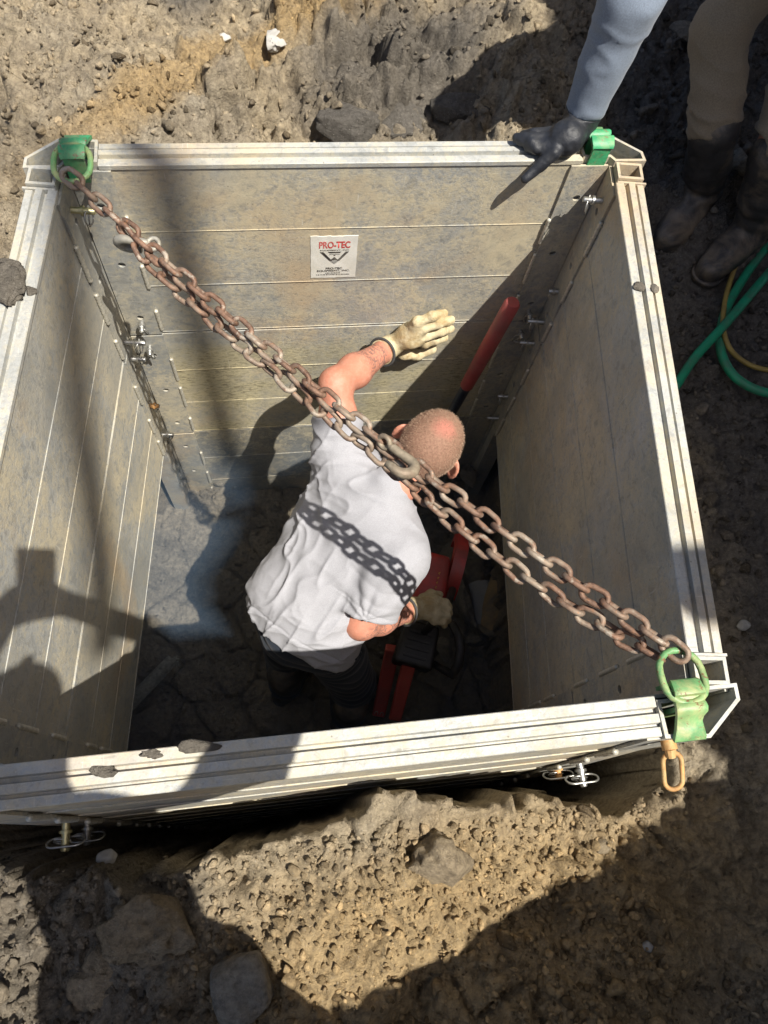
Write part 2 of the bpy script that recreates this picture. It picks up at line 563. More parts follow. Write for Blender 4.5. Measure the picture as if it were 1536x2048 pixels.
def make_wall(A, d, n, L, tiers, matw, rails, side, EZ=EZ):
    ea, eb = v3(d), v3(n)
    o = v3(A)
    for t in range(tiers):
        zt, zb = TIERS[t]
        fr = MB()
        if t == 0:
            a0, a1 = (0.072, L - 0.072) if not side else (0.0685, L - 0.0685)
            V0 = [o + ea * a0 + eb * p[0] + EZ * p[1] for p in RAILP]
            V1 = [o + ea * a1 + eb * p[0] + EZ * p[1] for p in RAILP]
            k = len(RAILP)
            fr.add(V0 + V1, [tuple(range(k)), tuple(range(2 * k - 1, k - 1, -1))] + [(i, (i + 1) % k, k + (i + 1) % k, k + i) for i in range(k)])
        else:
            fr.box(o, ea, eb, EZ, (0.08, L - 0.08), (0.006, 0.060), (zt - 0.004, zt + 0.002))
        panel = fr.obj('wall_panel', M['alu_rail'], shield)
        for k in range(3):
            z1, z0 = SEAMS[t][k], SEAMS[t][k + 1]
            bd = MB()
            jit = 0.0006 * random.uniform(-1, 1)
            bd.box(o, ea, eb, EZ, (0.078, L - 0.078), (0.003 + jit, 0.0625 + jit), (z0 + 0.0012, z1 - 0.0008), 0.0016)
            # lip of the extrusion along the joint
            bd.box(o, ea, eb, EZ, (0.0785, L - 0.0785), (0.0014 + jit, 0.0035 + jit), (z0 + 0.0018, z0 + 0.0040), 0.0006)
            bd.box(o, ea, eb, EZ, (0.0785, L - 0.0785), (0.062 + jit, 0.0650 + jit), (z0 + 0.0018, z0 + 0.0050), 0.001)
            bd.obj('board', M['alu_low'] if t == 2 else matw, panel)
        # end flanges with pin holes and stitch welds, inside and outside
        hh = zt - zb - (0.013 if t == 0 else 0.0)
        for end in (0, 1):
            ox = 0.003 if side else 0.0055
            base = o + (ea * ox if end == 0 else ea * (L - ox)) + EZ * (zb + 0.001)
            sx = ea if end == 0 else -ea
            holes = [(0.045, hz) for hz in (0.08, hh * 0.5, hh - 0.10)]
            for io in (0, 1):
                pv, pf = plate_with_holes(0.090, hh - 0.002, holes, 0.006, 0.0095)
                off = -0.0005 if io == 0 else 0.0672
                mb = MB()
                mb.add([base + sx * p[0] + eb * (off + p[2]) + EZ * p[1] for p in pv], pf)
                mb.obj('corner_flange', M['alu_flange'], panel)
                z = zb + 0.02
                while z < zt - 0.12:
                    weld_bead(panel, o + (ea * ox if end == 0 else ea * (L - ox)) + sx * 0.0925 + eb * (-0.0022 if io == 0 else 0.0695) + EZ * z, EZ, random.choice((0.09, 0.105, 0.12)))
                    z += 0.17 + random.uniform(-0.015, 0.02)
make_wall(FL, (1, 0), (0, 1), WL, 3, M['alu_wall'], True, False)
make_wall(NL, (1, 0), (0, -1), WL, 3, M['alu_wall'], True, False, np.array([0, 0.034, 1.0]))
make_wall(NL, SD, (-SD[1], SD[0]), SL, 2, M['alu_side'], True, True)
make_wall(NR, SD, (SD[1], -SD[0]), SL, 2, M['alu_side'], True, True)

# corner posts: chamfered hollow extrusion, square tube, pins, lifting brackets
def inset(poly, t):
    poly = [np.array(p) for p in poly]
    n = len(poly)
    area = sum(poly[i][0] * poly[(i + 1) % n][1] - poly[(i + 1) % n][0] * poly[i][1] for i in range(n))
    sg = 1 if area > 0 else -1
    out = []
    for i in range(n):
        p0, p1, p2 = poly[i - 1], poly[i], poly[(i + 1) % n]
        e1 = (p1 - p0) / np.linalg.norm(p1 - p0)
        e2 = (p2 - p1) / np.linalg.norm(p2 - p1)
        n1, n2 = sg * np.array([-e1[1], e1[0]]), sg * np.array([-e2[1], e2[0]])
        bis = n1 + n2
        out.append(p1 + bis * (t / (1 + n1 @ n2)))
    return [tuple(p) for p in out]
def corner(P, sa, sb, post=True):
    o = v3(P)
    ea, eb = np.array([sa, 0, 0.0]), np.array([0, sb, 0.0])
    es = v3(SD) * sb                       # along the side wall, away from the box
    en = v3((SD[1], -SD[0])) * sa          # outward from the side wall
    outer = [(-0.071, 0.071), (0.008, 0.078), (0.078, 0.022), (0.080, -0.0065), (0.004, -0.0065), (-0.006, 0.0075), (-0.071, 0.0075)]
    mb = MB()
    mb.prism(outer, o, ea, eb, EZ, FLOOR - 0.02, 0.003, inset(outer, 0.0065))
    mb.obj('corner_post', M['alu_rail'], shield)
    mb = MB()
    tb = [(0.005, -0.012), (0.065, -0.012), (0.065, -0.060), (0.005, -0.060)]
    mb.prism(tb, o, en, es, EZ, FLOOR - 0.02, 0.006, inset(tb, 0.0065))
    mb.prism([(0.0055, -0.0672), (0.0725, -0.0672), (0.0725, -0.0622), (0.0055, -0.0622)], o, en, es, EZ, -1.2, -0.001)
    mb.obj('square_tube', M['alu_rail'], shield)
for P, sa, sb in ((FL, -1, 1), (FR, 1, 1), (NL, -1, -1), (NR, 1, -1)):
    corner(P, sa, sb)

def torus_pts(c, ex, ey, rx, ry, n=20):
    return [np.asarray(c) + np.asarray(ex) * rx * math.cos(2 * math.pi * k / n) + np.asarray(ey) * ry * math.sin(2 * math.pi * k / n) for k in range(n)]
def oblong_pts(c, ex, ey, hw, hl, n=8):
    """stadium outline: half width hw, half length hl"""
    c, ex, ey = map(np.asarray, (c, ex, ey))
    r = hw
    s = hl - r
    out = []
    for k in range(n + 1):
        a = math.pi * k / n
        out.append(c + ex * r * math.cos(a) + ey * (s + r * math.sin(a)))
    for k in range(n + 1):
        a = math.pi + math.pi * k / n
        out.append(c + ex * r * math.cos(a) + ey * (-s + r * math.sin(a)))
    return out
def lock_pin(base, d, length, mat='steel', ring=0.016, tilt=0.3, rad=0.0075):
    base, d = np.asarray(base, float), np.asarray(d, float)
    d = d / np.linalg.norm(d)
    side = np.cross(d, EZ)
    side /= np.linalg.norm(side)
    mb = MB()
    mb.tube([base - d * 0.02, base + d * (length - 0.003), base + d * length], [rad, rad, rad * 0.8], 12)
    mb.tube([base + d * length * 0.45, base + d * (length * 0.45 + 0.006)], [rad * 1.5, rad * 1.5], 12)
    p = mb.obj('lock_pin', M[mat], shield, angle=35)
    mb = MB()
    e2 = np.cos(tilt) * (-EZ) + np.sin(tilt) * side
    mb.tube(torus_pts(base + d * (length * 0.72) + e2 * ring * 0.9, e2, np.cross(d, e2) * 0.8 + d * 0.45, ring, ring * 0.85), 0.0019, 6, closed=True)
    mb.tube([base + d * length * 0.72 - e2 * 0.012, base + d * length * 0.72 + e2 * (ring * 2.1)], 0.0018, 6)
    mb.obj('keeper_ring', M['steel'], p, smooth=True)
    return p
inL, inR = v3((SD[1], -SD[0])), v3((-SD[1], SD[0]))
for (k, z, mt, ln) in ((0.048, -0.075, 'zinc', 0.055), (0.048, -0.575, 'steel', 0.06), (0.050, -0.655, 'steel', 0.045), (0.05, -0.93, 'orange_steel', 0.03), (0.04, -1.15, 'steel', 0.04)):
    lock_pin(v3(FL - SD * k, z), inL, ln, mt, tilt=random.uniform(-0.5, 0.9))
for (k, z, ln) in ((0.05, -0.075, 0.05), (0.045, -0.42, 0.03), (0.05, -0.555, 0.055), (0.05, -0.665, 0.05), (0.045, -1.0, 0.04), (0.05, -1.15, 0.045)):
    lock_pin(v3(FR - SD * k, z), inR, ln, 'steel', tilt=random.uniform(-0.9, 0.9))
for (x, z) in ((-0.565, -0.545), (-0.567, -0.665), (0.568, -0.56), (0.570, -0.66)):
    lock_pin((x, 0.0, z), (0, -1, 0), 0.035, 'steel', tilt=random.uniform(-0.9, 0.9))
for sd_, k in ((FL, 1), (FR, -1), (NR, -1)):
    lock_pin(v3(sd_ - SD * 0.05 * (1 if sd_[1] == 0 else -1), -0.075) - k * inL * 0.07, -k * inL, 0.03, 'steel', 0.02, 0.2)
# pins standing out of the outer face of the near wall
for (x, z, mt, ln) in ((NL[0] + 0.05, -0.50, 'zinc', 0.075), (NL[0] + 0.05, -0.66, 'steel', 0.07), (NR[0] - 0.05, -0.50, 'steel', 0.07), (NR[0] - 0.052, -0.66, 'orange_steel', 0.05)):
    p = lock_pin((x, NL[1] - 0.068, z), (0, -1, 0), ln, mt, 0.012, 1.5, 0.009)
    mb = MB()
    mb.tube(oblong_pts((x, NL[1] - 0.068 - ln * 0.75, z - 0.002), (0, 0.55, -0.83), (1, 0, 0), 0.016, 0.038), 0.0026, 7, closed=True)
    mb.obj('keeper_clip', M['steel'], p, smooth=True)
# orange swivel eye at the near right corner
mb = MB()
bx, by = NR[0] - 0.045, NR[1] - 0.071
mb.tube([(bx, by + 0.004, -0.045), (bx, by - 0.018, -0.045)], 0.013, 12)
mb.tube([(bx, by - 0.016, -0.045), (bx + 0.001, by - 0.030, -0.050)], [0.010, 0.008], 10)
eye = mb.obj('swivel_eye', M['orange_steel'], shield, angle=35)
mb = MB()
mb.tube(oblong_pts((bx + 0.004, by - 0.052, -0.062), (0.95, 0, 0.3), (0, -0.93, -0.36), 0.0155, 0.032), 0.0043, 8, closed=True)
mb.obj('eye_ring', M['orange_steel'], eye, smooth=True)

def lift_bracket(P, sa, sb, mat, ring=True):
    o = v3(P) + np.array([sa * -0.031, 0, 0])
    ea, eb = np.array([1.0, 0, 0]), np.array([0, sb, 0.0])
    prof = [(-0.020, 0.034, 0.0235), (-0.016, 0.041, 0.0255), (0.002, 0.048, 0.027), (0.0085, 0.047, 0.027), (0.011, 0.036, 0.0245), (0.015, 0.035, 0.024),
            (0.021, 0.041, 0.0265), (0.029, 0.0425, 0.0275), (0.037, 0.039, 0.027), (0.043, 0.028, 0.0235), (0.050, 0.021, 0.0225), (0.060, 0.018, 0.0245), (0.074, 0.012, 0.028), (0.080, 0.006, 0.028)]
    t = 0.008
    V, F = [], []
    n = len(prof)
    for i, (b, z, w) in enumerate(prof):
        p0, p1 = prof[max(i - 1, 0)], prof[min(i + 1, n - 1)]
        tn = np.array([p1[0] - p0[0], p1[1] - p0[1]])
        tn /= np.linalg.norm(tn)
        nb, nz = tn[1] * t, -tn[0] * t
        for (ww, bb, zz) in ((-w, b, z), (-w + 0.002, b - nb * -0.12, z + 0.0012), (w - 0.002, b - nb * -0.12, z + 0.0012), (w, b, z), (w, b + nb, z + nz), (-w, b + nb, z + nz)):
            V.append(o + ea * ww + eb * bb + EZ * zz)
    for i in range(n - 1):
        for k in range(6):
            F.append((i * 6 + k, i * 6 + (k + 1) % 6, (i + 1) * 6 + (k + 1) % 6, (i + 1) * 6 + k))
    F += [tuple(range(6)), tuple((n - 1) * 6 + k for k in range(6))[::-1]]
    mb = MB()
    mb.add(V, F)
    # leg down into the post
    mb.box(o, ea, eb, EZ, (-0.020, 0.020), (0.024, 0.032), (-0.12, 0.034))
    mb.box(o, ea, eb, EZ, (-0.021, 0.021), (-0.017, -0.010), (-0.03, 0.036))
    br = mb.obj('lifting_bracket', M[mat], shield, angle=50)
    if ring:
        mb = MB()
        mb.tube(oblong_pts(o + eb * -0.024 + EZ * 0.030 + ea * 0.002 * sa, ea, eb * 0.97 + EZ * 0.12, 0.037, 0.047, 9), 0.0062, 12, closed=True)
        mb.obj('lifting_ring', M['green_paint'], br, smooth=True)
    return br
lift_bracket(FL, -1, 1, 'green_bright')
lift_bracket(FR + np.array([-0.006, 0.016]), 1, 1, 'green_bright', False)
lift_bracket(NR, 1, -1, 'green_paint')
lift_bracket(NL, -1, -1, 'green_paint', False)

# maker's plate on the far wall
mdk = mat_plain('decal_white', (0.74, 0.73, 0.67), 0.5, 0, 0.1, 25, 0.1, (0.6, 0.56, 0.42), 0.35)
mred = mat_plain('decal_red', (0.55, 0.045, 0.04), 0.5, 0, 0.25, 60, 0.05, (0.7, 0.5, 0.45), 0.4)
mblk = mat_plain('decal_black', (0.03, 0.03, 0.03), 0.5, 0, 0.3, 60, 0.05, (0.35, 0.33, 0.28), 0.35)
tl, br_ = aty(624, 478, -0.0007), aty(711, 553, -0.0007)
dx0, dx1 = aty(621, 515, 0)[0], aty(714, 515, 0)[0]
dz1, dz0 = aty(668, 472, 0)[2], aty(668, 556, 0)[2]
DW, DH = dx1 - dx0, dz1 - dz0
mb = MB()
rag = []
for k in range(16):
    rag.append((dx0 + DW * k / 15, dz0 + random.uniform(0, 0.002)))
for k in range(14):
    rag.append((dx1 - random.uniform(0, 0.0015), dz0 + DH * (k + 0.5) / 14))
for k in range(16):
    rag.append((dx1 - DW * k / 15, dz1 - random.uniform(0, 0.003)))
for k in range(14):
    rag.append((dx0 + random.uniform(0, 0.001), dz1 - DH * (k + 0.5) / 14))
mb.prism(rag, (0, 0, 0), (1, 0, 0), (0, 0, 1), (0, 1, 0), 0.0012, 0.0032)
decal = mb.obj('maker_plate', mdk, shield)
decal['label'] = 'white sticker lettered PRO-TEC EQUIPMENT, INC. with a black and white emblem'
YD = 0.0006
def text(body, cx, cz, w, h, mat, off=0.0):
    cu = bpy.data.curves.new('lettering', 'FONT')
    cu.body = body
    cu.align_x = 'CENTER'
    cu.align_y = 'CENTER'
    cu.size = 1.0
    cu.offset = off
    o = bpy.data.objects.new('lettering', cu)
    COL.objects.link(o)
    me = bpy.data.meshes.new_from_object(o.evaluated_get(bpy.context.evaluated_depsgraph_get()))
    bpy.data.objects.remove(o)
    bpy.data.curves.remove(cu)
    v = np.array([q.co[:] for q in me.vertices])
    mn, mx = v.min(0), v.max(0)
    s = np.array([w / (mx[0] - mn[0]), h / (mx[1] - mn[1])])
    c = (mn + mx) / 2
    for q in me.vertices:
        q.co = ((q.co[0] - c[0]) * s[0], 0, (q.co[1] - c[1]) * s[1])
    return obj('lettering', me, mat, decal, Matrix.Translation(Vector((cx, YD, cz))))
def at(fx, fz):
    return dx0 + DW * fx, dz0 + DH * fz
def patch(name, pts, mat, dy=0.0):
    mb = MB()
    q = [at(*p) for p in pts]
    mb.prism(q, (0, 0, 0), (1, 0, 0), (0, 0, 1), (0, 1, 0), YD + dy, YD + 0.0005 + dy)
    return mb.obj(name, mat, decal)
cx, cz = at(0.51, 0.795)
text('PRO-TEC', cx, cz, DW * 0.66, DH * 0.155, mred, 0.03)
cx, cz = at(0.51, 0.225)
text('PRO-TEC', cx, cz + DH * 0.015, DW * 0.36, DH * 0.05, mblk, 0.03)
cx, cz = at(0.50, 0.178)
text('EQUIPMENT, INC.', cx, cz, DW * 0.72, DH * 0.05, mblk, 0.02)
cx, cz = at(0.51, 0.672)
text('EQUIPMENT, INC', cx, cz, DW * 0.62, DH * 0.028, mblk, 0.02)
patch('emblem_wing', [(0.20, 0.635), (0.27, 0.635), (0.47, 0.42), (0.41, 0.42)], mblk)
patch('emblem_wing', [(0.82, 0.635), (0.75, 0.635), (0.56, 0.42), (0.62, 0.42)], mblk)
patch('emblem_bar', [(0.37, 0.635), (0.66, 0.635), (0.62, 0.605), (0.41, 0.605)], mblk)
patch('emblem_bar', [(0.40, 0.575), (0.63, 0.575), (0.63, 0.570), (0.40, 0.570)], mblk)
patch('emblem_dot', [(0.495, 0.565), (0.53, 0.565), (0.53, 0.545), (0.495, 0.545)], mblk)
patch('emblem_peak', [(0.42, 0.435), (0.51, 0.515), (0.60, 0.435)], mblk)
patch('emblem_point', [(0.42, 0.42), (0.61, 0.42), (0.515, 0.345)], mat_plain('decal_grey', (0.3, 0.3, 0.28), 0.5, 0, 0.2, 60))
for fz, a, b in ((0.125, 0.33, 0.66), (0.085, 0.13, 0.85)):       # two lines too small to read
    x = a
    while x < b:
        w = random.uniform(0.012, 0.035)
        patch('fine_print', [(x, fz - 0.010), (x + w, fz - 0.010), (x + w, fz + 0.010), (x, fz + 0.010)], mblk)
        x += w + random.uniform(0.010, 0.02)
# ------------------------------------------------------------------ ground (one sheet to the horizon) and pit floor
def sstep(a, b, x):
    t = np.clip((x - a) / (b - a), 0, 1)
    return t * t * (3 - 2 * t)
def box_dist(x, y):
    u = x - 0.1109 * y
    dx = np.abs(u) - 0.69
    dy = np.maximum(y - 0.075, -1.285 - y)
    return np.where((dx > 0) & (dy > 0), np.hypot(dx, dy), np.maximum(dx, dy)), u
def ground_h(x, y):
    P = np.stack([x, y, np.zeros_like(x)], -1)
    d, u = box_dist(x, y)
    near = sstep(0.25, -0.05, y + 1.285)          # 1 on the near side
    far = sstep(-0.05, 0.15, y)
    rightm = sstep(0.55, 0.85, u) * (1 - 0.4 * far)
    base = -0.42 + 0.0 * x
    base = base + far * 0.20 * np.clip(y, 0, 2.5) + 0.05 * near
    base = base - 0.05 * rightm
    big = 0.075 * fbm(P * 1.6, 3, 3) * (1 - 0.75 * rightm)
    # lumpy clods, rougher on the far bank and along the near lip
    wp = P + 0.05 * np.stack([vnoise(P * 7, 31), vnoise(P * 7, 32), 0 * x], -1)
    d1, d2, i1 = cells(wp[..., :2] * 7.0, 1)
    e1, e2, i2 = cells(wp[..., :2] * 17.0, 2)
    f1, f2, i3 = cells(P[..., :2] * 42.0, 3)
    lump = 0.060 * (i1 - 0.45) * np.clip((d2 - d1) * 3.0, 0, 1) + 0.030 * (i2 - 0.4) * np.clip((e2 - e1) * 3, 0, 1) + 0.007 * i3 * np.clip((f2 - f1) * 3, 0, 1)
    rough = 0.45 + 0.75 * sstep(-0.25, 0.35, fbm(P * 2.1, 3, 77))
    rough = (rough + 0.35 * far) * (1 - 0.35 * rightm)
    crack = -0.022 * np.exp(-((d2 - d1) / 0.06) ** 2) * sstep(-0.2, 0.2, fbm(P * 3.3, 2, 88)) - 0.004 * np.exp(-((e2 - e1) / 0.08) ** 2)
    h = base + big + crack * (1 - 0.6 * rightm) + rough * lump + 0.030 * (0.3 - np.abs(fbm(P * 9, 5, 5, 0.62))) * (0.4 + 0.8 * rough) + 0.005 * fbm(P * 55, 2, 8)
    # dug clay face on the far side, seams running up to the right
    clay = np.exp(-(((x - 0.18) / 0.42) ** 2 + ((y - 0.66) / 0.20) ** 2))
    h = h + clay * (0.04 + 0.09 * (i1 - 0.45) * np.clip((d2 - d1) * 4, 0, 1) + 0.06 * (i2 - 0.4) * np.clip((e2 - e1) * 4, 0, 1))
    t = (y - 0.45) - 0.62 * (x + 0.35)
    h = h - 0.05 * np.exp(-((t / 0.05) ** 2)) * sstep(-0.8, -0.5, x) * sstep(0.5, 0.1, x) * far
    # the slot dug round the box
    un = u + 0.0
    gap = 0.05 + 0.025 * vnoise(P * 3.1, 41) + near * (0.02 + 0.04 * vnoise(P * 2.3 + 9, 43)) + 0.20 * sstep(-0.55, -0.66, un) * sstep(-0.02, -0.2, y) * sstep(-1.35, -1.1, y)
    rag = 0.022 * fbm(P * 18, 3, 51)
    wall = sstep(gap - 0.045, gap + 0.02, d + rag)
    h = -1.98 * (1 - wall) + h * wall
    # farther out the site is trampled level
    r = np.hypot(x, y + 0.6)
    k = sstep(2.6, 6.0, r)
    return h * (1 - k) + (-0.40 + 0.05 * vnoise(P * 0.4, 90)) * k
def axis(lo, hi, step, far_):
    a = list(np.arange(lo, hi + step * 0.5, step))
    s, p = step, a[-1]
    while p < far_:
        s *= 1.22
        p += s
        a.append(p)
    s, p, pre = step, a[0], []
    while p > -far_:
        s *= 1.22
        p -= s
        pre.append(p)
    return np.array(pre[::-1] + a)
gx, gy = axis(-1.45, 2.1, 0.0075, 400), axis(-2.15, 1.65, 0.0075, 400)
X, Y = np.meshgrid(gx, gy, indexing='ij')
Hh = ground_h(X, Y)
V = np.stack([X, Y, Hh], -1).reshape(-1, 3)
# sideways jitter breaks the grid up
Jm = (np.hypot(X, Y + 0.4) < 2.4)
P3 = np.stack([X, Y, Hh], -1)
V[:, 0] += (0.006 * fbm(P3 * 33, 2, 61) * Jm).ravel()
V[:, 1] += (0.006 * fbm(P3 * 33, 2, 62) * Jm).ravel()
ny = len(gy)
I = np.arange(len(gx) * ny).reshape(len(gx), ny)
Q = np.stack([I[:-1, :-1], I[1:, :-1], I[1:, 1:], I[:-1, 1:]], -1).reshape(-1, 4)
xm, ym = (X[:-1, :-1] + X[1:, 1:]) / 2, (Y[:-1, :-1] + Y[1:, 1:]) / 2
dm, _ = box_dist(xm, ym)
Q = Q[(dm > -0.006).ravel()]
used = np.unique(Q)
remap = np.full(len(V), -1, np.int64)
remap[used] = np.arange(len(used))
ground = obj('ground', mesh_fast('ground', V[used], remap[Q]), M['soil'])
ground['kind'] = 'structure'

def floor_h(x, y):
    P = np.stack([x, y, np.zeros_like(x)], -1)
    wp = P + 0.05 * np.stack([vnoise(P * 6, 131), vnoise(P * 6, 132), 0 * x], -1)
    d1, d2, i1 = cells(wp[..., :2] * 5.5, 11)
    e1, e2, i2 = cells(wp[..., :2] * 15.0, 12)
    crack = -0.020 * np.exp(-((d2 - d1) / 0.045) ** 2)
    h = FLOOR + 0.035 * fbm(P * 2.3, 3, 13) + 0.022 * (i2 - 0.4) * np.clip((e2 - e1) * 3, 0, 1) * sstep(0.35, 0.75, i1) + crack + 0.010 * fbm(P * 20, 4, 15, 0.6)
    # mud heaped in the far corners and a dug trough on the right
    h = h + 0.10 * np.exp(-(((x + 0.5) / 0.16) ** 2 + ((y + 0.02) / 0.10) ** 2)) + 0.05 * np.exp(-((y - 0.02) / 0.07) ** 2)
    h = h - 0.10 * np.exp(-(((x - 0.35) / 0.25) ** 2 + ((y + 0.75) / 0.4) ** 2))
    return h
fx, fy = np.arange(-1.02, 0.86, 0.008), np.arange(-1.40, 0.12, 0.008)
X, Y = np.meshgrid(fx, fy, indexing='ij')
V = np.stack([X, Y, floor_h(X, Y)], -1).reshape(-1, 3)
I = np.arange(X.size).reshape(X.shape)
Q = np.stack([I[:-1, :-1], I[1:, :-1], I[1:, 1:], I[:-1, 1:]], -1).reshape(-1, 4)
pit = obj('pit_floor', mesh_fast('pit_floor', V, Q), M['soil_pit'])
pit['kind'] = 'structure'

# ------------------------------------------------------------------ loose soil: crumbs and clods nobody could count
def ico(sub):
    bm = bmesh.new()
    bmesh.ops.create_icosphere(bm, subdivisions=sub, radius=1.0)
    v = np.array([q.co[:] for q in bm.verts])
    f = np.array([[q.index for q in p.verts] for p in bm.faces])
    bm.free()
    return v, f
ICO = {1: ico(1), 2: ico(2), 3: ico(3), 4: ico(4)}
def scatter(n, sub, r0, r1, area, hfun, keep, power=2.2, bury=0.12):
    v0, f0 = ICO[sub]
    x = RNG.uniform(area[0], area[1], n)
    y = RNG.uniform(area[2], area[3], n)
    m = keep(x, y)
    x, y = x[m], y[m]
    n = len(x)
    r = r0 * (r1 / r0) ** (RNG.random(n) ** power)
    z = hfun(x, y) + r * (0.5 - bury)
    A = RNG.normal(size=(n, 4))
    A /= np.linalg.norm(A, axis=1)[:, None]
    w, a, b, c = A.T
    R = np.stack([np.stack([1 - 2 * (b * b + c * c), 2 * (a * b - c * w), 2 * (a * c + b * w)], -1),
                  np.stack([2 * (a * b + c * w), 1 - 2 * (a * a + c * c), 2 * (b * c - a * w)], -1),
                  np.stack([2 * (a * c - b * w), 2 * (b * c + a * w), 1 - 2 * (a * a + b * b)], -1)], 1)
    sc = RNG.uniform(0.55, 1.25, (n, 1, 3))
    if sub == 1:
        VAR = v0[None] * (1 + RNG.uniform(-0.42, 0.42, (24, len(v0), 1)))
    else:
        VAR = np.repeat(v0[None], 24, 0) * (1 + RNG.uniform(-0.16, 0.16, (24, len(v0), 1)))
    for q in range(24):                                   # broken faces
        for c_ in range(6):
            nn = RNG.normal(size=3)
            nn /= np.linalg.norm(nn)
            dd = VAR[q] @ nn
            VAR[q] -= np.clip(dd - RNG.uniform(0.35, 0.75), 0, None)[:, None] * nn
    V = (VAR[RNG.integers(0, 24, n)] * sc) @ np.transpose(R, (0, 2, 1)) * r[:, None, None] + np.stack([x, y, z], -1)[:, None]
    F = f0[None] + (np.arange(n) * len(v0))[:, None, None]
    return V.reshape(-1, 3), F.reshape(-1, 3)
def patchy(x, y):
    P = np.stack([x, y, 0 * x], -1)
    d, _ = box_dist(x, y)
    return (d > 0.10) & (fbm(P * 2.6, 3, 201) + RNG.uniform(-0.7, 0.7, len(x)) > -0.1)
VV, FF, off = [], [], 0
for args in ((17000, 1, 0.003, 0.014, (-1.4, 2.1, 0.15, 1.7)), (11000, 1, 0.003, 0.014, (0.6, 2.0, -1.3, 0.6)), (19000, 1, 0.0028, 0.013, (-1.3, 1.1, -2.1, -1.36)),
             (450, 2, 0.012, 0.026, (-1.4, 2.1, 0.2, 1.7)), (520, 2, 0.011, 0.028, (0.7, 2.0, -1.3, 0.8)), (420, 2, 0.010, 0.026, (-1.3, 1.1, -2.1, -1.38)),
             (900, 1, 0.004, 0.012, (-1.4, -0.85, -1.3, 0.4))):
    v, f = scatter(*args, ground_h, patchy)
    VV.append(v)
    FF.append(f + off)
    off += len(v)
cl = obj('soil_crumbs', mesh_fast('soil_crumbs', np.concatenate(VV), np.concatenate(FF), False), M['soil_crumb'])
tag(cl, 'loose crumbs and small clods of soil strewn round the box', 'soil')
cl['kind'] = 'stuff'
def inpit(x, y):
    return (np.abs(x - 0.1109 * y) < 0.8) & (np.stack([x, y, 0 * x], -1)[:, 0] > -2) & (fbm(np.stack([x, y, 0 * x], -1) * 4, 2, 301) > -0.1)
VV, FF, off = [], [], 0
for args in ((2600, 1, 0.004, 0.012, (-0.95, 0.75, -1.25, 0.06)), (160, 2, 0.014, 0.035, (-0.5, 0.7, -0.6, 0.05))):
    v, f = scatter(*args, floor_h, inpit)
    VV.append(v)
    FF.append(f + off)
    off += len(v)
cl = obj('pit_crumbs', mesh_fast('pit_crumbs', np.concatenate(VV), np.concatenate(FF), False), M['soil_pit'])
tag(cl, 'wet crumbs and lumps of mud on the pit floor', 'mud')
cl['kind'] = 'stuff'

# ------------------------------------------------------------------ rocks and lumps one can point to
def rock_mesh(size, seed, sub=3, blocky=0.0, rough=0.22):
    v, f = ICO[sub]
    v = v.copy()
    n = fbm(v * 1.3 + seed * 3.1, 4, seed)
    r = 1 + rough * n + 0.05 * fbm(v * 6 + seed, 3, seed + 3)
    if blocky:
        q = np.abs(v)
        pw = (q ** 8).sum(1) ** (1 / 8)
        r = r * (1 - blocky + blocky / pw * 0.85)
    v = v * r[:, None]
    # a few flat broken faces
    rg = np.random.default_rng(seed)
    for k in range(5):
        nn = rg.normal(size=3)
        nn /= np.linalg.norm(nn)
        dd = v @ nn
        lim = rg.uniform(0.62, 0.85) * (1.45 if blocky else 1.0)
        v = v - np.clip(dd - lim, 0, None)[:, None] * nn * 0.9
    return v * np.asarray(size), f
mrock = mat_soil('rock_grey', (0.36, 0.32, 0.26), (0.42, 0.38, 0.31), (0.27, 0.235, 0.19), 8.0)
mrocktan = mat_soil('rock_tan', (0.46, 0.37, 0.25), (0.40, 0.32, 0.21), (0.33, 0.26, 0.17), 9.0)
mpale = mat_plain('pale_stone', (0.40, 0.385, 0.35), 0.8, 0, 0.25, 40, 0.6)
def rock(label, px, size, seed, mat, hf=ground_h, blocky=0.0, rz=0.0, lift=0.25, cat='rock', name='rock', z=None, group=None, rough=0.22):
    zz = -0.42 if hf is ground_h else FLOOR
    for it in range(4):
        p = atz(px[0], px[1], zz)
        zz = max(float(hf(np.array([p[0]]), np.array([p[1]]))[0]), -0.50 if hf is ground_h else -3.0)
    if z is not None:
        zz = z
        p = atz(px[0], px[1], z)
    v, f = rock_mesh(size, seed, 4 if max(size) > 0.03 else 3, blocky, rough)
    me = mesh_fast(name, v, f, True)
    o = obj(name, me, mat, None, Matrix.Translation((p[0], p[1], zz + size[2] * lift)) @ Matrix.Rotation(rz, 4, 'Z'))
    tag(o, label, cat, group)
    return o
rock('big squared block of grey stone with a brown stained top in the near soil', (488, 1968), (0.056, 0.056, 0.06), 21, mrock, blocky=0.85, rz=0.25, lift=0.45, rough=0.14)
rock('large rounded tan boulder half buried in the sunlit near bank', (882, 1722), (0.055, 0.052, 0.055), 22, mrocktan, lift=0.3, rough=0.35)
rock('broad flat grey boulder half sunk in the shaded near bank', (318, 1862), (0.078, 0.07, 0.05), 23, mrocktan, lift=-0.1, rough=0.6)
rock('brown rounded boulder in the shaded near bank beside a patch of sun', (205, 1958), (0.060, 0.058, 0.055), 24, mrocktan, lift=0.0, rough=0.45)
rock('pale pointed stone lying in shade below the near wall pins', (218, 1716), (0.022, 0.018, 0.018), 25, mpale, lift=0.4)
rock('small pale stone in the shaded soil at the right of the near bank', (1292, 1892), (0.014, 0.011, 0.010), 26, mpale, lift=0.5)
rock('buff angular stone at the edge of the shadow on the near bank', (1200, 1692), (0.022, 0.016, 0.012), 27, mrocktan, lift=0.5)
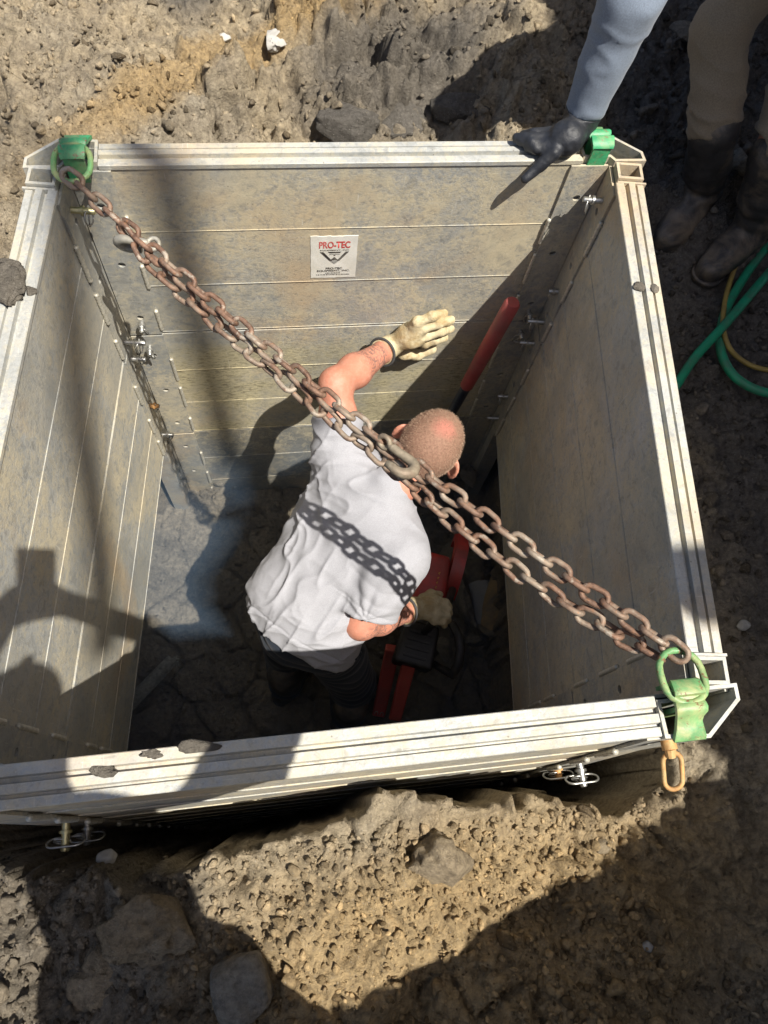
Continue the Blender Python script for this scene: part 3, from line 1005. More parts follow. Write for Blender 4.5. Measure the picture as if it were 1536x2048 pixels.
rock('white crumpled lump on the far bank beside the sandy seam', (548, 80), (0.028, 0.034, 0.02), 28, mpale, lift=0.5, rough=0.5)
rock('pale angular stone on the far bank above the wall sticker', (448, 80), (0.020, 0.014, 0.012), 29, mpale, lift=0.5)
rock('flat grey stone lying beside the booted feet', (1365, 70), (0.05, 0.04, 0.016), 30, mrock, lift=0.5)
rock('grey stone between the two pairs of muddy boots', (1478, 330), (0.035, 0.05, 0.028), 31, mrock, lift=0.4)
rock('small rounded grey stone right of the open corner post', (1345, 320), (0.018, 0.016, 0.014), 32, mrock, lift=0.5)
rock('small pale stone on dark soil by the near corner of the right rail', (1485, 1252), (0.020, 0.013, 0.01), 33, mpale, lift=0.5)
M['clay'] = mat_soil('clay', (0.22, 0.20, 0.17), (0.17, 0.155, 0.135), (0.12, 0.11, 0.095), 12.0)
for k, (px, sz, lb) in enumerate((((800, 165), (0.11, 0.085, 0.05), 'widest lump of wet grey clay behind the middle of the far rail'),
                                  ((690, 222), (0.09, 0.07, 0.045), 'lump of wet grey clay leaning on the far rail above the sticker'),
                                  ((915, 215), (0.08, 0.06, 0.04), 'lump of grey clay between the widest clay lump and the black glove'))):
    rock(lb, px, sz, 44 + k, M['clay'], lift=0.0, cat='clay lump', name='clay_lump', group='wet clay lumps behind the far rail', rough=0.3)
# mud knocked onto the rims
mmud = mat_soil('wet_mud', (0.27, 0.24, 0.195), (0.22, 0.195, 0.16), (0.17, 0.15, 0.12), 14.0)
rock('wide flat smear of dried mud over the left rail', (12, 565), (0.050, 0.060, 0.012), 51, mmud, z=0.0, lift=0.3, cat='mud', name='mud_lump', rough=0.5)
rock('small crumb of mud on the left rail below the wide mud smear', (62, 582), (0.012, 0.011, 0.006), 52, mmud, z=0.0, lift=0.4, cat='mud', name='mud_lump')
rock('dry round crumb of mud on the outer edge of the right rail', (1307, 581), (0.011, 0.012, 0.009), 53, mrock, z=-0.004, lift=0.5, cat='mud', name='mud_lump')
rock('flat crumb of mud on the inner edge of the right rail', (1277, 575), (0.013, 0.014, 0.006), 54, mmud, z=0.0, lift=0.4, cat='mud', name='mud_lump')
rock('flat dark smear of mud on the inner edge of the near rail', (402, 1494), (0.030, 0.011, 0.006), 55, mmud, z=0.0, lift=0.3, cat='mud', name='mud_lump', rz=-0.1, rough=0.5)
rock('thin double smudge of mud on the middle of the near rail', (205, 1543), (0.020, 0.009, 0.003), 56, mmud, z=0.0, lift=0.3, cat='mud', name='mud_lump', rough=0.6)
rock('speckled smudge of mud on the inner band of the near rail', (305, 1508), (0.018, 0.006, 0.002), 57, mmud, z=0.0, lift=0.3, cat='mud', name='mud_lump', rough=0.7)
# lumps in the pit
rock('sunlit crumbly heap of gravelly mud beside the saw', (935, 1115), (0.125, 0.10, 0.10), 61, M['soil_pit'], floor_h, z=-1.80, lift=0.3, cat='mud heap', name='mud_heap', rough=0.45)
rock('small sunlit lump of crumbly mud by the worker\'s ear', (935, 955), (0.034, 0.055, 0.04), 62, M['soil_pit'], floor_h, z=-1.62, lift=0.3, cat='mud heap', name='mud_heap', rough=0.5)
rock('long lump of pale broken concrete standing along the saw\'s edge', (925, 1190), (0.035, 0.17, 0.07), 63, mrock, floor_h, z=-1.80, lift=0.2, cat='concrete', name='concrete_chunk', rz=0.08, rough=0.35)
rock('small pale concrete piece seen through the black saw handle', (888, 1298), (0.030, 0.05, 0.03), 64, mrock, floor_h, z=-1.78, lift=0.3, cat='concrete', name='concrete_chunk', rough=0.3)
rock('pale crumb of concrete at the foot of the grey slab', (950, 1282), (0.05, 0.03, 0.025), 65, mrock, floor_h, z=-1.80, lift=0.3, cat='concrete', name='concrete_chunk', rough=0.5)
# ------------------------------------------------------------------ the chain
CA = v3(FL) + np.array([0.031, -0.066, 0.030])       # inside of the far-left ring
CB = v3(NR) + np.array([-0.031, 0.070, 0.030])       # inside of the near-right ring
LINK_T, LINK_L, LINK_W = 0.0056, 0.060, 0.0385       # wire radius, outer length, outer width
PITCH = LINK_L - 4 * LINK_T + 0.0012
mb = MB()
mb.tube(oblong_pts((0, 0, 0), (1, 0, 0), (0, 1, 0), LINK_W / 2 - LINK_T, LINK_L / 2 - LINK_T, 7), LINK_T, 9, closed=True)
LINKM = mesh_from('chain_link', mb.v, mb.f, True)
LINKM.materials.append(M['rust'])
chain = thing('lifting_chain', 'rusty steel chain doubled back and hooked, stretched across the box between green lifting rings', 'chain', tuple((CA + CB) / 2 + np.array([0, 0, -0.12])))
def curve_pts(A, B, sag, n=200, side=(0, 0, 0)):
    t = np.linspace(0, 1, n)[:, None]
    return A + (B - A) * t + np.array([0, 0, -1.0]) * sag * 4 * t * (1 - t) + np.asarray(side) * (4 * t * (1 - t))
def lay_chain(pts, roll0, jitter=0.12, skip=None):
    seg = np.linalg.norm(np.diff(pts, axis=0), axis=1)
    cum = np.concatenate([[0], np.cumsum(seg)])
    n = int(cum[-1] / PITCH)
    rg = random.Random(int(roll0 * 100))
    for k in range(n + 1):
        sdist = min(cum[-1], (k + 0.0) * PITCH * (cum[-1] / (n * PITCH)))
        c = np.array([np.interp(sdist, cum, pts[:, i]) for i in range(3)])
        e = 0.01
        c2 = np.array([np.interp(min(cum[-1], sdist + e), cum, pts[:, i]) for i in range(3)])
        c1 = np.array([np.interp(max(0, sdist - e), cum, pts[:, i]) for i in range(3)])
        y = Vector(c2 - c1).normalized()
        z = Vector((0, 0, 1))
        x = y.cross(z).normalized()
        z = x.cross(y)
        R = Matrix((x, y, z)).transposed().to_4x4()
        roll = roll0 + (k % 2) * math.pi / 2 + rg.uniform(-jitter, jitter) * 1.6
        mw = Matrix.Translation(Vector(c)) @ R @ Matrix.Rotation(roll, 4, 'Y') @ Matrix.Rotation(rg.uniform(-jitter, jitter), 4, 'Z')
        obj('chain_link', LINKM, None, chain, mw)
SAG = 0.075
main = curve_pts(CA, CB, SAG)
lay_chain(main, 0.55)
T = lambda f: main[int(f * 199)]
dchain = (CB - CA) / np.linalg.norm(CB - CA)
perp = np.cross(EZ, dchain)                           # toward the lower left in the picture it is -perp
# second strand: from the grab hook near the far ring, down beside the first, back up to the near ring
def second(f):
    P = main[np.clip((np.asarray(f) * 199).astype(int), 0, 199)]
    return P
fs = np.linspace(0.115, 0.60, 90)
P = second(fs)
w = np.sin(np.clip((fs - 0.115) / 0.1, 0, 1) * math.pi / 2)[:, None]
st2 = P + (-perp) * (0.008 + 0.009 * w) + EZ * (-0.024 * w)
lay_chain(st2, 1.05, 0.28)
fs = np.linspace(0.60, 0.985, 80)
P = second(fs)
w = np.sin(np.clip((fs - 0.60) / 0.385, 0, 1) * math.pi)[:, None]
st4 = P + (-perp) * (0.018 + 0.015 * w) + EZ * (-0.028 - 0.010 * w)
lay_chain(st4, 0.7, 0.15)
# grab hooks
def grab_hook(name, c, along, up, s, mat):
    c, along, up = map(np.asarray, (c, along, up))
    along = along / np.linalg.norm(along)
    up = up - along * (up @ along)
    up = up / np.linalg.norm(up)
    pts, rs = [], []
    pts += [c - along * 0.052 * s, c - along * 0.040 * s, c - along * 0.022 * s]
    rs += [0.0065 * s, 0.009 * s, 0.0088 * s]
    for k in range(11):
        a = math.pi * 1.12 * k / 10
        pts.append(c + along * (math.sin(a) * 0.024 * s) + up * (0.024 * s * (1 - math.cos(a))))
        rs.append((0.0095 + 0.002 * math.sin(a)) * s)
    pts.append(pts[-1] - along * 0.014 * s)
    rs.append(0.0075 * s)
    mb = MB()
    mb.tube(pts, rs, 10)
    mb.tube(torus_pts(c - along * 0.062 * s, along, np.cross(along, up), 0.013 * s, 0.013 * s, 14), 0.0055 * s, 8, closed=True)
    return mb.obj(name, mat, chain, smooth=True)
mhook = mat_plain('hook_steel', (0.30, 0.25, 0.18), 0.6, 0.3, 0.35, 50, 0.4, (0.16, 0.1, 0.07), 0.5)
hk = atz(868, 962, -0.02)
grab_hook('grab_hook', T(0.615) + EZ * 0.018 - perp * 0.004, dchain * 0.9 + EZ * 0.1, -perp * 0.75 + EZ * 0.35, 1.0, mhook)
grab_hook('grab_hook', T(0.115) + EZ * -0.004 - perp * 0.018, -dchain * 0.8 - perp * 0.5, perp * 0.35 - EZ, 0.92, mat_plain('hook_grey', (0.36, 0.34, 0.29), 0.55, 0.4, 0.25, 50, 0.3, (0.3, 0.26, 0.18), 0.5))
# ------------------------------------------------------------------ smooth bodies: blended round cones and ellipsoids, meshed on a grid
class Blend:
    def __init__(s, lo, hi, h):
        s.h = h
        s.lo = np.asarray(lo, float)
        s.n = np.ceil((np.asarray(hi, float) - s.lo) / h).astype(int) + 1
        s.d = np.full(s.n, 0.2, np.float32)
    def _sl(s, lo, hi):
        a = np.clip(np.floor((lo - s.lo) / s.h).astype(int), 0, s.n)
        b = np.clip(np.ceil((hi - s.lo) / s.h).astype(int) + 1, 0, s.n)
        return tuple(slice(x, y) for x, y in zip(a, b))
    def _grid(s, sl):
        ax = [(s.lo[i] + s.h * np.arange(sl[i].start, sl[i].stop)).astype(np.float32) for i in range(3)]
        return np.meshgrid(*ax, indexing='ij')
    def _join(s, sl, e, k):
        d = s.d[sl]
        if k < 0:                                  # carve
            s.d[sl] = np.maximum(d, -e)
            return
        hh = np.clip(0.5 + 0.5 * (d - e) / max(k, 1e-6), 0, 1)
        s.d[sl] = d * (1 - hh) + e * hh - k * hh * (1 - hh)
    def cone(s, p, q, r1, r2, k=0.03):
        p, q = np.asarray(p, float), np.asarray(q, float)
        R = max(r1, r2) + max(k, 0) * 1.3 + 0.01
        sl = s._sl(np.minimum(p, q) - R, np.maximum(p, q) + R)
        if any(x.stop <= x.start for x in sl):
            return s
        X, Y, Z = s._grid(sl)
        b = q - p
        L2 = max(b @ b, 1e-9)
        t = np.clip(((X - p[0]) * b[0] + (Y - p[1]) * b[1] + (Z - p[2]) * b[2]) / L2, 0, 1)
        e = np.sqrt((X - p[0] - t * b[0]) ** 2 + (Y - p[1] - t * b[1]) ** 2 + (Z - p[2] - t * b[2]) ** 2) - (r1 + (r2 - r1) * t)
        s._join(sl, e.astype(np.float32), k)
        return s
    def chain(s, pts, rs, k=0.03):
        for i in range(len(pts) - 1):
            s.cone(pts[i], pts[i + 1], rs[i], rs[i + 1], k)
        return s
    def ell(s, c, ax, r, k=0.03):
        c = np.asarray(c, float)
        ax = [np.asarray(a, float) / np.linalg.norm(a) for a in ax]
        R = max(r) + max(k, 0) * 1.3 + 0.01
        sl = s._sl(c - R, c + R)
        if any(x.stop <= x.start for x in sl):
            return s
        X, Y, Z = s._grid(sl)
        X, Y, Z = X - c[0], Y - c[1], Z - c[2]
        u = [(X * a[0] + Y * a[1] + Z * a[2]) for a in ax]
        k0 = np.sqrt(sum((u[i] / r[i]) ** 2 for i in range(3)))
        k1 = np.sqrt(sum((u[i] / r[i] ** 2) ** 2 for i in range(3))) + 1e-6
        s._join(sl, (k0 * (k0 - 1) / k1).astype(np.float32), k)
        return s
    def cut(s, p, nrm, near=None, rad=0.3):
        """keep the side the normal points away from; only within rad of near"""
        p, nrm = np.asarray(p, float), np.asarray(nrm, float)
        nrm = nrm / np.linalg.norm(nrm)
        c = p if near is None else np.asarray(near, float)
        sl = s._sl(c - rad, c + rad)
        X, Y, Z = s._grid(sl)
        e = (X - p[0]) * nrm[0] + (Y - p[1]) * nrm[1] + (Z - p[2]) * nrm[2]
        inside = (X - c[0]) ** 2 + (Y - c[1]) ** 2 + (Z - c[2]) ** 2 < rad * rad
        s.d[sl] = np.where(inside, np.maximum(s.d[sl], e), s.d[sl])
        return s
    def mesh(s):
        d = s.d
        ins = d < 0
        a = ins[:-1, :-1, :-1]
        cnt = np.zeros(a.shape, np.uint8)
        for i in (0, 1):
            for j in (0, 1):
                for k in (0, 1):
                    cnt += ins[i:ins.shape[0] - 1 + i, j:ins.shape[1] - 1 + j, k:ins.shape[2] - 1 + k]
        act = np.argwhere((cnt > 0) & (cnt < 8))
        idx = np.full(a.shape, -1, np.int64)
        idx[tuple(act.T)] = np.arange(len(act))
        acc = np.zeros((len(act), 3))
        num = np.zeros(len(act))
        cr = [(i, j, k) for i in (0, 1) for j in (0, 1) for k in (0, 1)]
        val = {c: d[act[:, 0] + c[0], act[:, 1] + c[1], act[:, 2] + c[2]].astype(float) for c in cr}
        for c in cr:
            for ax in range(3):
                if c[ax] == 0:
                    e = list(c)
                    e[ax] = 1
                    e = tuple(e)
                    v0, v1 = val[c], val[e]
                    m = (v0 < 0) != (v1 < 0)
                    t = np.where(m, v0 / np.where(m, v0 - v1, 1), 0)
                    pt = np.array(c, float)[None] + np.zeros((len(act), 3))
                    pt[:, ax] += t
                    acc += np.where(m[:, None], pt, 0)
                    num += m
        V = s.lo + s.h * (act + acc / num[:, None])
        F = []
        for ax in range(3):
            sl0 = [slice(None)] * 3
            sl1 = [slice(None)] * 3
            sl0[ax] = slice(0, -1)
            sl1[ax] = slice(1, None)
            x0, x1 = ins[tuple(sl0)], ins[tuple(sl1)]
            ch = np.argwhere(x0 != x1)
            b, c = [(1, 2), (2, 0), (0, 1)][ax]
            m = (ch[:, b] > 0) & (ch[:, c] > 0) & (ch[:, b] < a.shape[b]) & (ch[:, c] < a.shape[c])
            ch = ch[m]
            def off(db, dc):
                q = ch.copy()
                q[:, b] -= db
                q[:, c] -= dc
                return idx[tuple(q.T)]
            q = np.stack([off(1, 1), off(0, 1), off(0, 0), off(1, 0)], -1)
            fl = x0[tuple(ch.T)]
            q[~fl] = q[~fl][:, ::-1]
            F.append(q[(q >= 0).all(1)])
        return V, np.concatenate(F)
def normals(V, F):
    n = np.cross(V[F[:, 2]] - V[F[:, 0]], V[F[:, 3]] - V[F[:, 1]])
    N = np.zeros_like(V)
    for k in range(4):
        np.add.at(N, F[:, k], n)
    return N / (np.linalg.norm(N, axis=1)[:, None] + 1e-12)
def solid(name, V, F, mat, parent):
    c = np.array([(V[:, 0].min() + V[:, 0].max()) / 2, (V[:, 1].min() + V[:, 1].max()) / 2, V[:, 2].min()])
    return obj(name, mesh_fast(name, V - c, F, True), mat, parent, Matrix.Translation(Vector(c)))
def A3(*a):
    return np.array(a, float)
def unit(v):
    v = np.asarray(v, float)
    return v / np.linalg.norm(v)

# ------------------------------------------------------------------ materials of people
def mat_skin():
    m, nt, b = new_mat('skin')
    N = NT(nt)
    n = N.noise(N.pos, 18, 5, 0.6)
    f = N.noise(N.pos, 140, 4, 0.7)
    c = N.mix(n, (0.55, 0.245, 0.165), (0.50, 0.195, 0.125))
    c = N.mix(N.ramp(f, [(0.4, 0.25), (0.6, 0)]), c, (0.40, 0.15, 0.09))
    # tattoo line work on the forearms: thin wandering contours, limited to two arm regions
    g = N.noise(N.pos, 34, 2, 0.5, 1.6)
    ln = N.ramp(N.math('ABSOLUTE', N.math('SUBTRACT', g, 0.5)), [(0.022, 1), (0.042, 0)])
    g2 = N.noise(N.map(N.pos, loc=(3, 1, 2)), 26, 2, 0.5, 2.2)
    ln2 = N.ramp(N.math('ABSOLUTE', N.math('SUBTRACT', g2, 0.5)), [(0.016, 1), (0.034, 0)])
    ln = N.math('MAXIMUM', ln, ln2)
    def zone(c3, r):
        v = nt.nodes.new('ShaderNodeVectorMath')
        v.operation = 'DISTANCE'
        nt.links.new(N.pos, v.inputs[0])
        v.inputs[1].default_value = c3
        return N.ramp(v.outputs['Value'], [(r * 0.8, 1), (r, 0)])
    z = N.math('MAXIMUM', zone((0.055, -0.12, -0.64), 0.095), zone((0.05, -0.85, -0.90), 0.13))
    c = N.mix(N.math('MULTIPLY', N.math('MULTIPLY', ln, z), 0.72), c, (0.10, 0.085, 0.085))
    c = N.mix(N.ramp(N.noise(N.pos, 60, 4, 0.7), [(0.45, 0), (0.7, 0.4)]), c, (0.62, 0.34, 0.25))
    N.set(b, col=c, rough=0.55, nrm=N.bump(f, 0.45, 0.002), sub=0.05)
    b.inputs['Subsurface Radius'].default_value = (0.012, 0.004, 0.002)
    return m
M['skin'] = mat_skin()
def mat_cloth(name, col, scale=420, var=0.12, rough=0.9, fine=0.35, dirt=None):
    m, nt, b = new_mat(name)
    N = NT(nt)
    w = N.noise(N.map(N.pos, (1, 1, 1)), scale, 3, 0.7)
    s = N.noise(N.pos, 7, 4, 0.6)
    c = N.mix(N.ramp(w, [(0.35, 0), (0.65, 1)]), tuple(x * (1 - var * 1.4) for x in col), tuple(min(1, x * (1 + var)) for x in col))
    if dirt is not None:
        c = N.mix(N.ramp(s, [(0.5, 0), (0.72, 0.6)]), c, dirt)
    N.set(b, col=c, rough=rough, spec=0.15, nrm=N.bump(w, fine, 0.0015), sheen=0.15)
    return m
M['shirt'] = mat_cloth('shirt', (0.345, 0.345, 0.37), 520, 0.12)
M['navy'] = mat_cloth('navy_trousers', (0.022, 0.028, 0.04), 300, 0.2)
M['khaki'] = mat_cloth('khaki_trousers', (0.27, 0.215, 0.15), 300, 0.12)
M['bluegrey'] = mat_cloth('blue_grey_sleeve', (0.18, 0.215, 0.27), 330, 0.1)
M['glove_cream'] = mat_plain('glove_cream', (0.55, 0.47, 0.30), 0.8, 0, 0.18, 40, 0.6, (0.36, 0.25, 0.11), 0.8)
M['glove_trim'] = mat_plain('glove_trim', (0.05, 0.05, 0.05), 0.8)
M['glove_black'] = mat_plain('glove_black', (0.018, 0.020, 0.026), 0.5, 0, 0.3, 60, 0.5, (0.05, 0.05, 0.05), 0.3)
M['boot'] = mat_plain('boot_rubber', (0.040, 0.038, 0.036), 0.55, 0, 0.3, 25, 0.6, (0.16, 0.13, 0.095), 0.75)

# ------------------------------------------------------------------ worker in the pit
wk = thing('person', 'worker in grey t-shirt bent over in the pit, gloved hand on the far wall', 'person', (-0.13, -0.90, FLOOR))
LS, RS = A3(-0.030, -0.385, -0.690), A3(0.100, -0.715, -0.705)
LE, LW_ = aty(671, 768, -0.225), aty(768, 702, -0.052)
RE, RW = atz(722, 1246, -0.83), atz(815, 1222, -0.985)
UC, MC, PV = A3(0.035, -0.545, -0.755), A3(-0.06, -0.67, -0.80), A3(-0.165, -0.80, -0.935)
LH, RH = A3(-0.215, -0.745, -0.975), A3(-0.10, -0.855, -0.975)
LK, RK = A3(-0.235, -0.78, -1.40), A3(-0.015, -0.93, -1.40)
LF, RF = A3(-0.25, -0.86, -1.77), A3(-0.02, -1.00, -1.77)
hc = atz(866, 884, -0.575)
tocam = unit(CAM - hc)
er = unit(atz(903, 940, -0.575) - atz(797, 862, -0.575))
er = unit(er - tocam * (er @ tocam))
hz = np.cross(tocam, er)                          # toward the upper right of the picture
if hz @ (atz(930, 800, -0.575) - hc) < 0:
    hz = -hz
upv = unit(tocam * math.cos(0.72) + hz * math.sin(0.72))
fwd = unit(hz * math.cos(0.72) - tocam * math.sin(0.72))
def torso(B, g):
    B.cone(A3(-0.005, -0.455, -0.765), A3(-0.203, -0.725, -0.915), 0.100 + g, 0.096 + g, 0.05)
    B.cone(A3(0.080, -0.640, -0.775), A3(-0.115, -0.835, -0.925), 0.102 + g, 0.098 + g, 0.05)
    B.cone(A3(0.045, -0.550, -0.745), A3(-0.165, -0.79, -0.915), 0.098 + g, 0.112 + g, 0.05)
    B.cone(LS, UC, 0.066 + g, 0.09 + g, 0.06)
    B.cone(RS, UC, 0.070 + g, 0.09 + g, 0.06)
B = Blend((-0.42, -1.12, -1.90), (0.42, 0.02, -0.40), 0.0052)
torso(B, -0.014)
B.cone(PV, LH, 0.11, 0.09, 0.05).cone(PV, RH, 0.11, 0.09, 0.05)
for h_, k_, f_ in ((LH, LK, LF), (RH, RK, RF)):
    B.chain([h_, k_, f_], [0.082, 0.055, 0.040], 0.03)
    B.cone(f_ + A3(0, 0, -0.03), f_ + A3(0.07, 0.10, -0.045), 0.036, 0.032, 0.02)
B.chain([LS, LS * 0.45 + LE * 0.55, LE], [0.058, 0.050, 0.043], 0.03)
mid = LE * 0.62 + LW_ * 0.38
B.chain([LE, mid, LW_], [0.044, 0.047, 0.031], 0.025)
B.chain([RS, RS * 0.45 + RE * 0.55, RE], [0.060, 0.052, 0.045], 0.03)
mid = RE * 0.62 + RW * 0.38
B.chain([RE, mid, RW], [0.046, 0.047, 0.032], 0.025)
B.cone(RW, RW + unit(RW - RE) * 0.06, 0.03, 0.026, 0.02)
B.cone(LW_, LW_ + unit(LW_ - LE) * 0.05, 0.031, 0.026, 0.02)
# neck, skull, jaw, ears, nose
nb = A3(0.060, -0.545, -0.690)
B.cone(nb, hc - upv * 0.055 - fwd * 0.03, 0.066, 0.058, 0.03)
B.ell(hc, (er, fwd, upv), (0.078, 0.098, 0.090), 0.02)
B.ell(hc - fwd * 0.028 + upv * 0.004, (er, fwd, upv), (0.077, 0.078, 0.080), 0.02)
B.cone(hc - upv * 0.045 + fwd * 0.02, hc - upv * 0.085 + fwd * 0.07, 0.055, 0.034, 0.03)
B.cone(hc - upv * 0.018 + fwd * 0.096, hc - upv * 0.042 + fwd * 0.113, 0.010, 0.014, 0.012)
B.cone(hc - upv * 0.070 + fwd * 0.088 - er * 0.02, hc - upv * 0.070 + fwd * 0.088 + er * 0.02, 0.009, 0.009, 0.01)
for sgn in (-1, 1):
    e0 = hc + er * sgn * 0.079 - upv * 0.028 - fwd * 0.004
    out = unit(er * sgn * 0.75 - fwd * 0.65)
    B.ell(e0 + out * 0.014, (unit(np.cross(out, upv)), out, upv), (0.0075, 0.026, 0.037), 0.008)
    B.ell(e0 + out * 0.018 + np.cross(out, upv) * 0.007, (unit(np.cross(out, upv)), out, upv), (0.006, 0.014, 0.022), -1)
V, F = B.mesh()
body = solid('body', V, F, M['skin'], wk)

# t-shirt with folds
Bs = Blend((-0.40, -1.05, -1.12), (0.30, -0.15, -0.50), 0.0042)
torso(Bs, 0.013)
Bs.cone(PV + A3(0.01, 0.01, 0.0), PV + A3(-0.035, -0.045, -0.06), 0.128, 0.128, 0.05)
Bs.cone(A3(-0.215, -0.725, -0.915), A3(-0.220, -0.775, -0.99), 0.102, 0.102, 0.05).cone(A3(-0.115, -0.835, -0.925), A3(-0.125, -0.885, -0.99), 0.106, 0.106, 0.05)
lse, rse = LS * 0.42 + LE * 0.58, RS * 0.2 + RE * 0.8
Bv = Blend((-0.40, -1.05, -1.12), (0.30, -0.15, -0.50), 0.0042)          # the sleeves, cut square at their hems
Bv.cone(LS, lse + (LE - LS) * 0.2, 0.076, 0.072, 0.05)
Bv.cone(RS, rse + (RE - RS) * 0.3, 0.080, 0.083, 0.03)
Bv.cut(lse, unit(LE - LS), lse, 0.16)
Bv.cut(rse, unit(RE - RS + A3(0.03, -0.05, -0.02)), rse, 0.17)
spn = unit(PV - UC)
hemp = PV + spn * 0.050
Bs.cut(hemp, unit(spn + A3(0, 0, -0.3)), hemp, 0.34)
Bs.cut(nb + unit(hc - nb) * 0.045, unit(hc - nb), nb + unit(hc - nb) * 0.12, 0.085)
Bs.cone(nb, nb + unit(hc - nb) * 0.04, 0.078, 0.074, 0.02)
hh_ = np.clip(0.5 + 0.5 * (Bs.d - Bv.d) / 0.022, 0, 1)
Bs.d = Bs.d * (1 - hh_) + Bv.d * hh_ - 0.022 * hh_ * (1 - hh_)
V, F = Bs.mesh()
Nn = normals(V, F)
e1 = unit(A3(0.25, 0.26, 0.25))                   # up the spine
e2 = unit(np.cross(e1, A3(0, 0, 1)))              # across, toward the right arm
s1, s2 = V @ e1, V @ e2
s3 = V @ np.cross(e1, e2)
def folds(d, freq, warp, seed):
    q = np.stack([s1, s2, s3], -1)
    w = fbm(q * 5.0, 3, seed) * warp
    ph = (d * freq + w)
    r = np.abs(np.sin(ph))
    return (1 - r) ** 1.5
def near(p, rad):
    return np.exp(-(np.linalg.norm(V - np.asarray(p), axis=1) / rad) ** 2)
armpit = A3(0.050, -0.81, -0.85)
disp = np.zeros(len(V))
# folds fanning out of the right armpit
vv = V - armpit
ang = np.arctan2(vv @ e1, vv @ -e2)
rr = np.linalg.norm(vv, axis=1)
disp += 0.0085 * (np.abs(np.sin(ang * 5.0 + 0.9 * fbm(V * 7, 3, 5))) ** 1.6 - 0.45) * np.exp(-(rr / 0.23) ** 2) * (1 - np.exp(-(rr / 0.085) ** 2))
# long folds down the left flank to the hem
flank = sstep(-0.02, -0.16, V[:, 0])
disp += 0.0060 * (folds(s2 + 0.55 * s1, 40, 3.4, 9) - 0.3) * flank * (0.5 + 0.8 * vnoise(V * 6, 14))
# shallow stretch lines from the left shoulder
disp += 0.0045 * (folds(s1 - 0.5 * s2, 62, 2.0, 19) - 0.2) * near(A3(0.0, -0.45, -0.62), 0.16)
# rings on the sleeves and bunching at the hem
tR = (V - RS) @ unit(RE - RS)
disp += 0.0065 * (np.abs(np.sin(tR * 75 + 1.5 * fbm(V * 12, 2, 31))) - 0.5) * near(RS * 0.55 + RE * 0.45, 0.085)
tL = (V - LS) @ unit(LE - LS)
disp += 0.005 * (np.abs(np.sin(tL * 80 + 2.0 * fbm(V * 12, 2, 33))) - 0.5) * near(LS * 0.6 + LE * 0.4, 0.08)
tH = (V - hemp) @ spn
disp += 0.006 * (folds(s1 - 0.6 * s2, 36, 3.2, 41) - 0.3) * np.exp(-((tH + 0.05) / 0.08) ** 2)
tc = (rse - RS) @ unit(RE - RS)
ringR = np.exp(-(np.linalg.norm((V - RS) - tR[:, None] * unit(RE - RS), axis=1) / 0.12) ** 4)
disp += (0.0022 * sstep(tc - 0.026, tc - 0.022, tR) - 0.0030 * np.exp(-((tR - tc + 0.026) / 0.003) ** 2)) * ringR
disp += 0.0020 * sstep(-0.028, -0.022, tH) - 0.0028 * np.exp(-((tH + 0.027) / 0.003) ** 2)
def ridge(a, b, c, warp, seed):
    q = np.stack([s1 * a, s2 * b, s3 * c], -1)
    q = q + warp * np.stack([vnoise(V * 5, seed), vnoise(V * 5, seed + 1), vnoise(V * 5, seed + 2)], -1)
    return (1 - np.abs(vnoise(q, seed + 3))) ** 4
disp += 0.0095 * (ridge(5, 26, 9, 1.0, 61) - 0.3) * (0.25 + 0.75 * flank)
disp += 0.0075 * (ridge(20, 9, 9, 1.2, 71) - 0.3) * sstep(-0.80, -0.55, V[:, 1])
disp += 0.0050 * (ridge(22, 12, 12, 1.3, 81) - 0.3) * sstep(0.13, 0.0, np.abs(tH + 0.04))
disp += 0.0030 * fbm(V * 9, 3, 51)
V = V + Nn * disp[:, None]
solid('t_shirt', V, F, M['shirt'], wk)

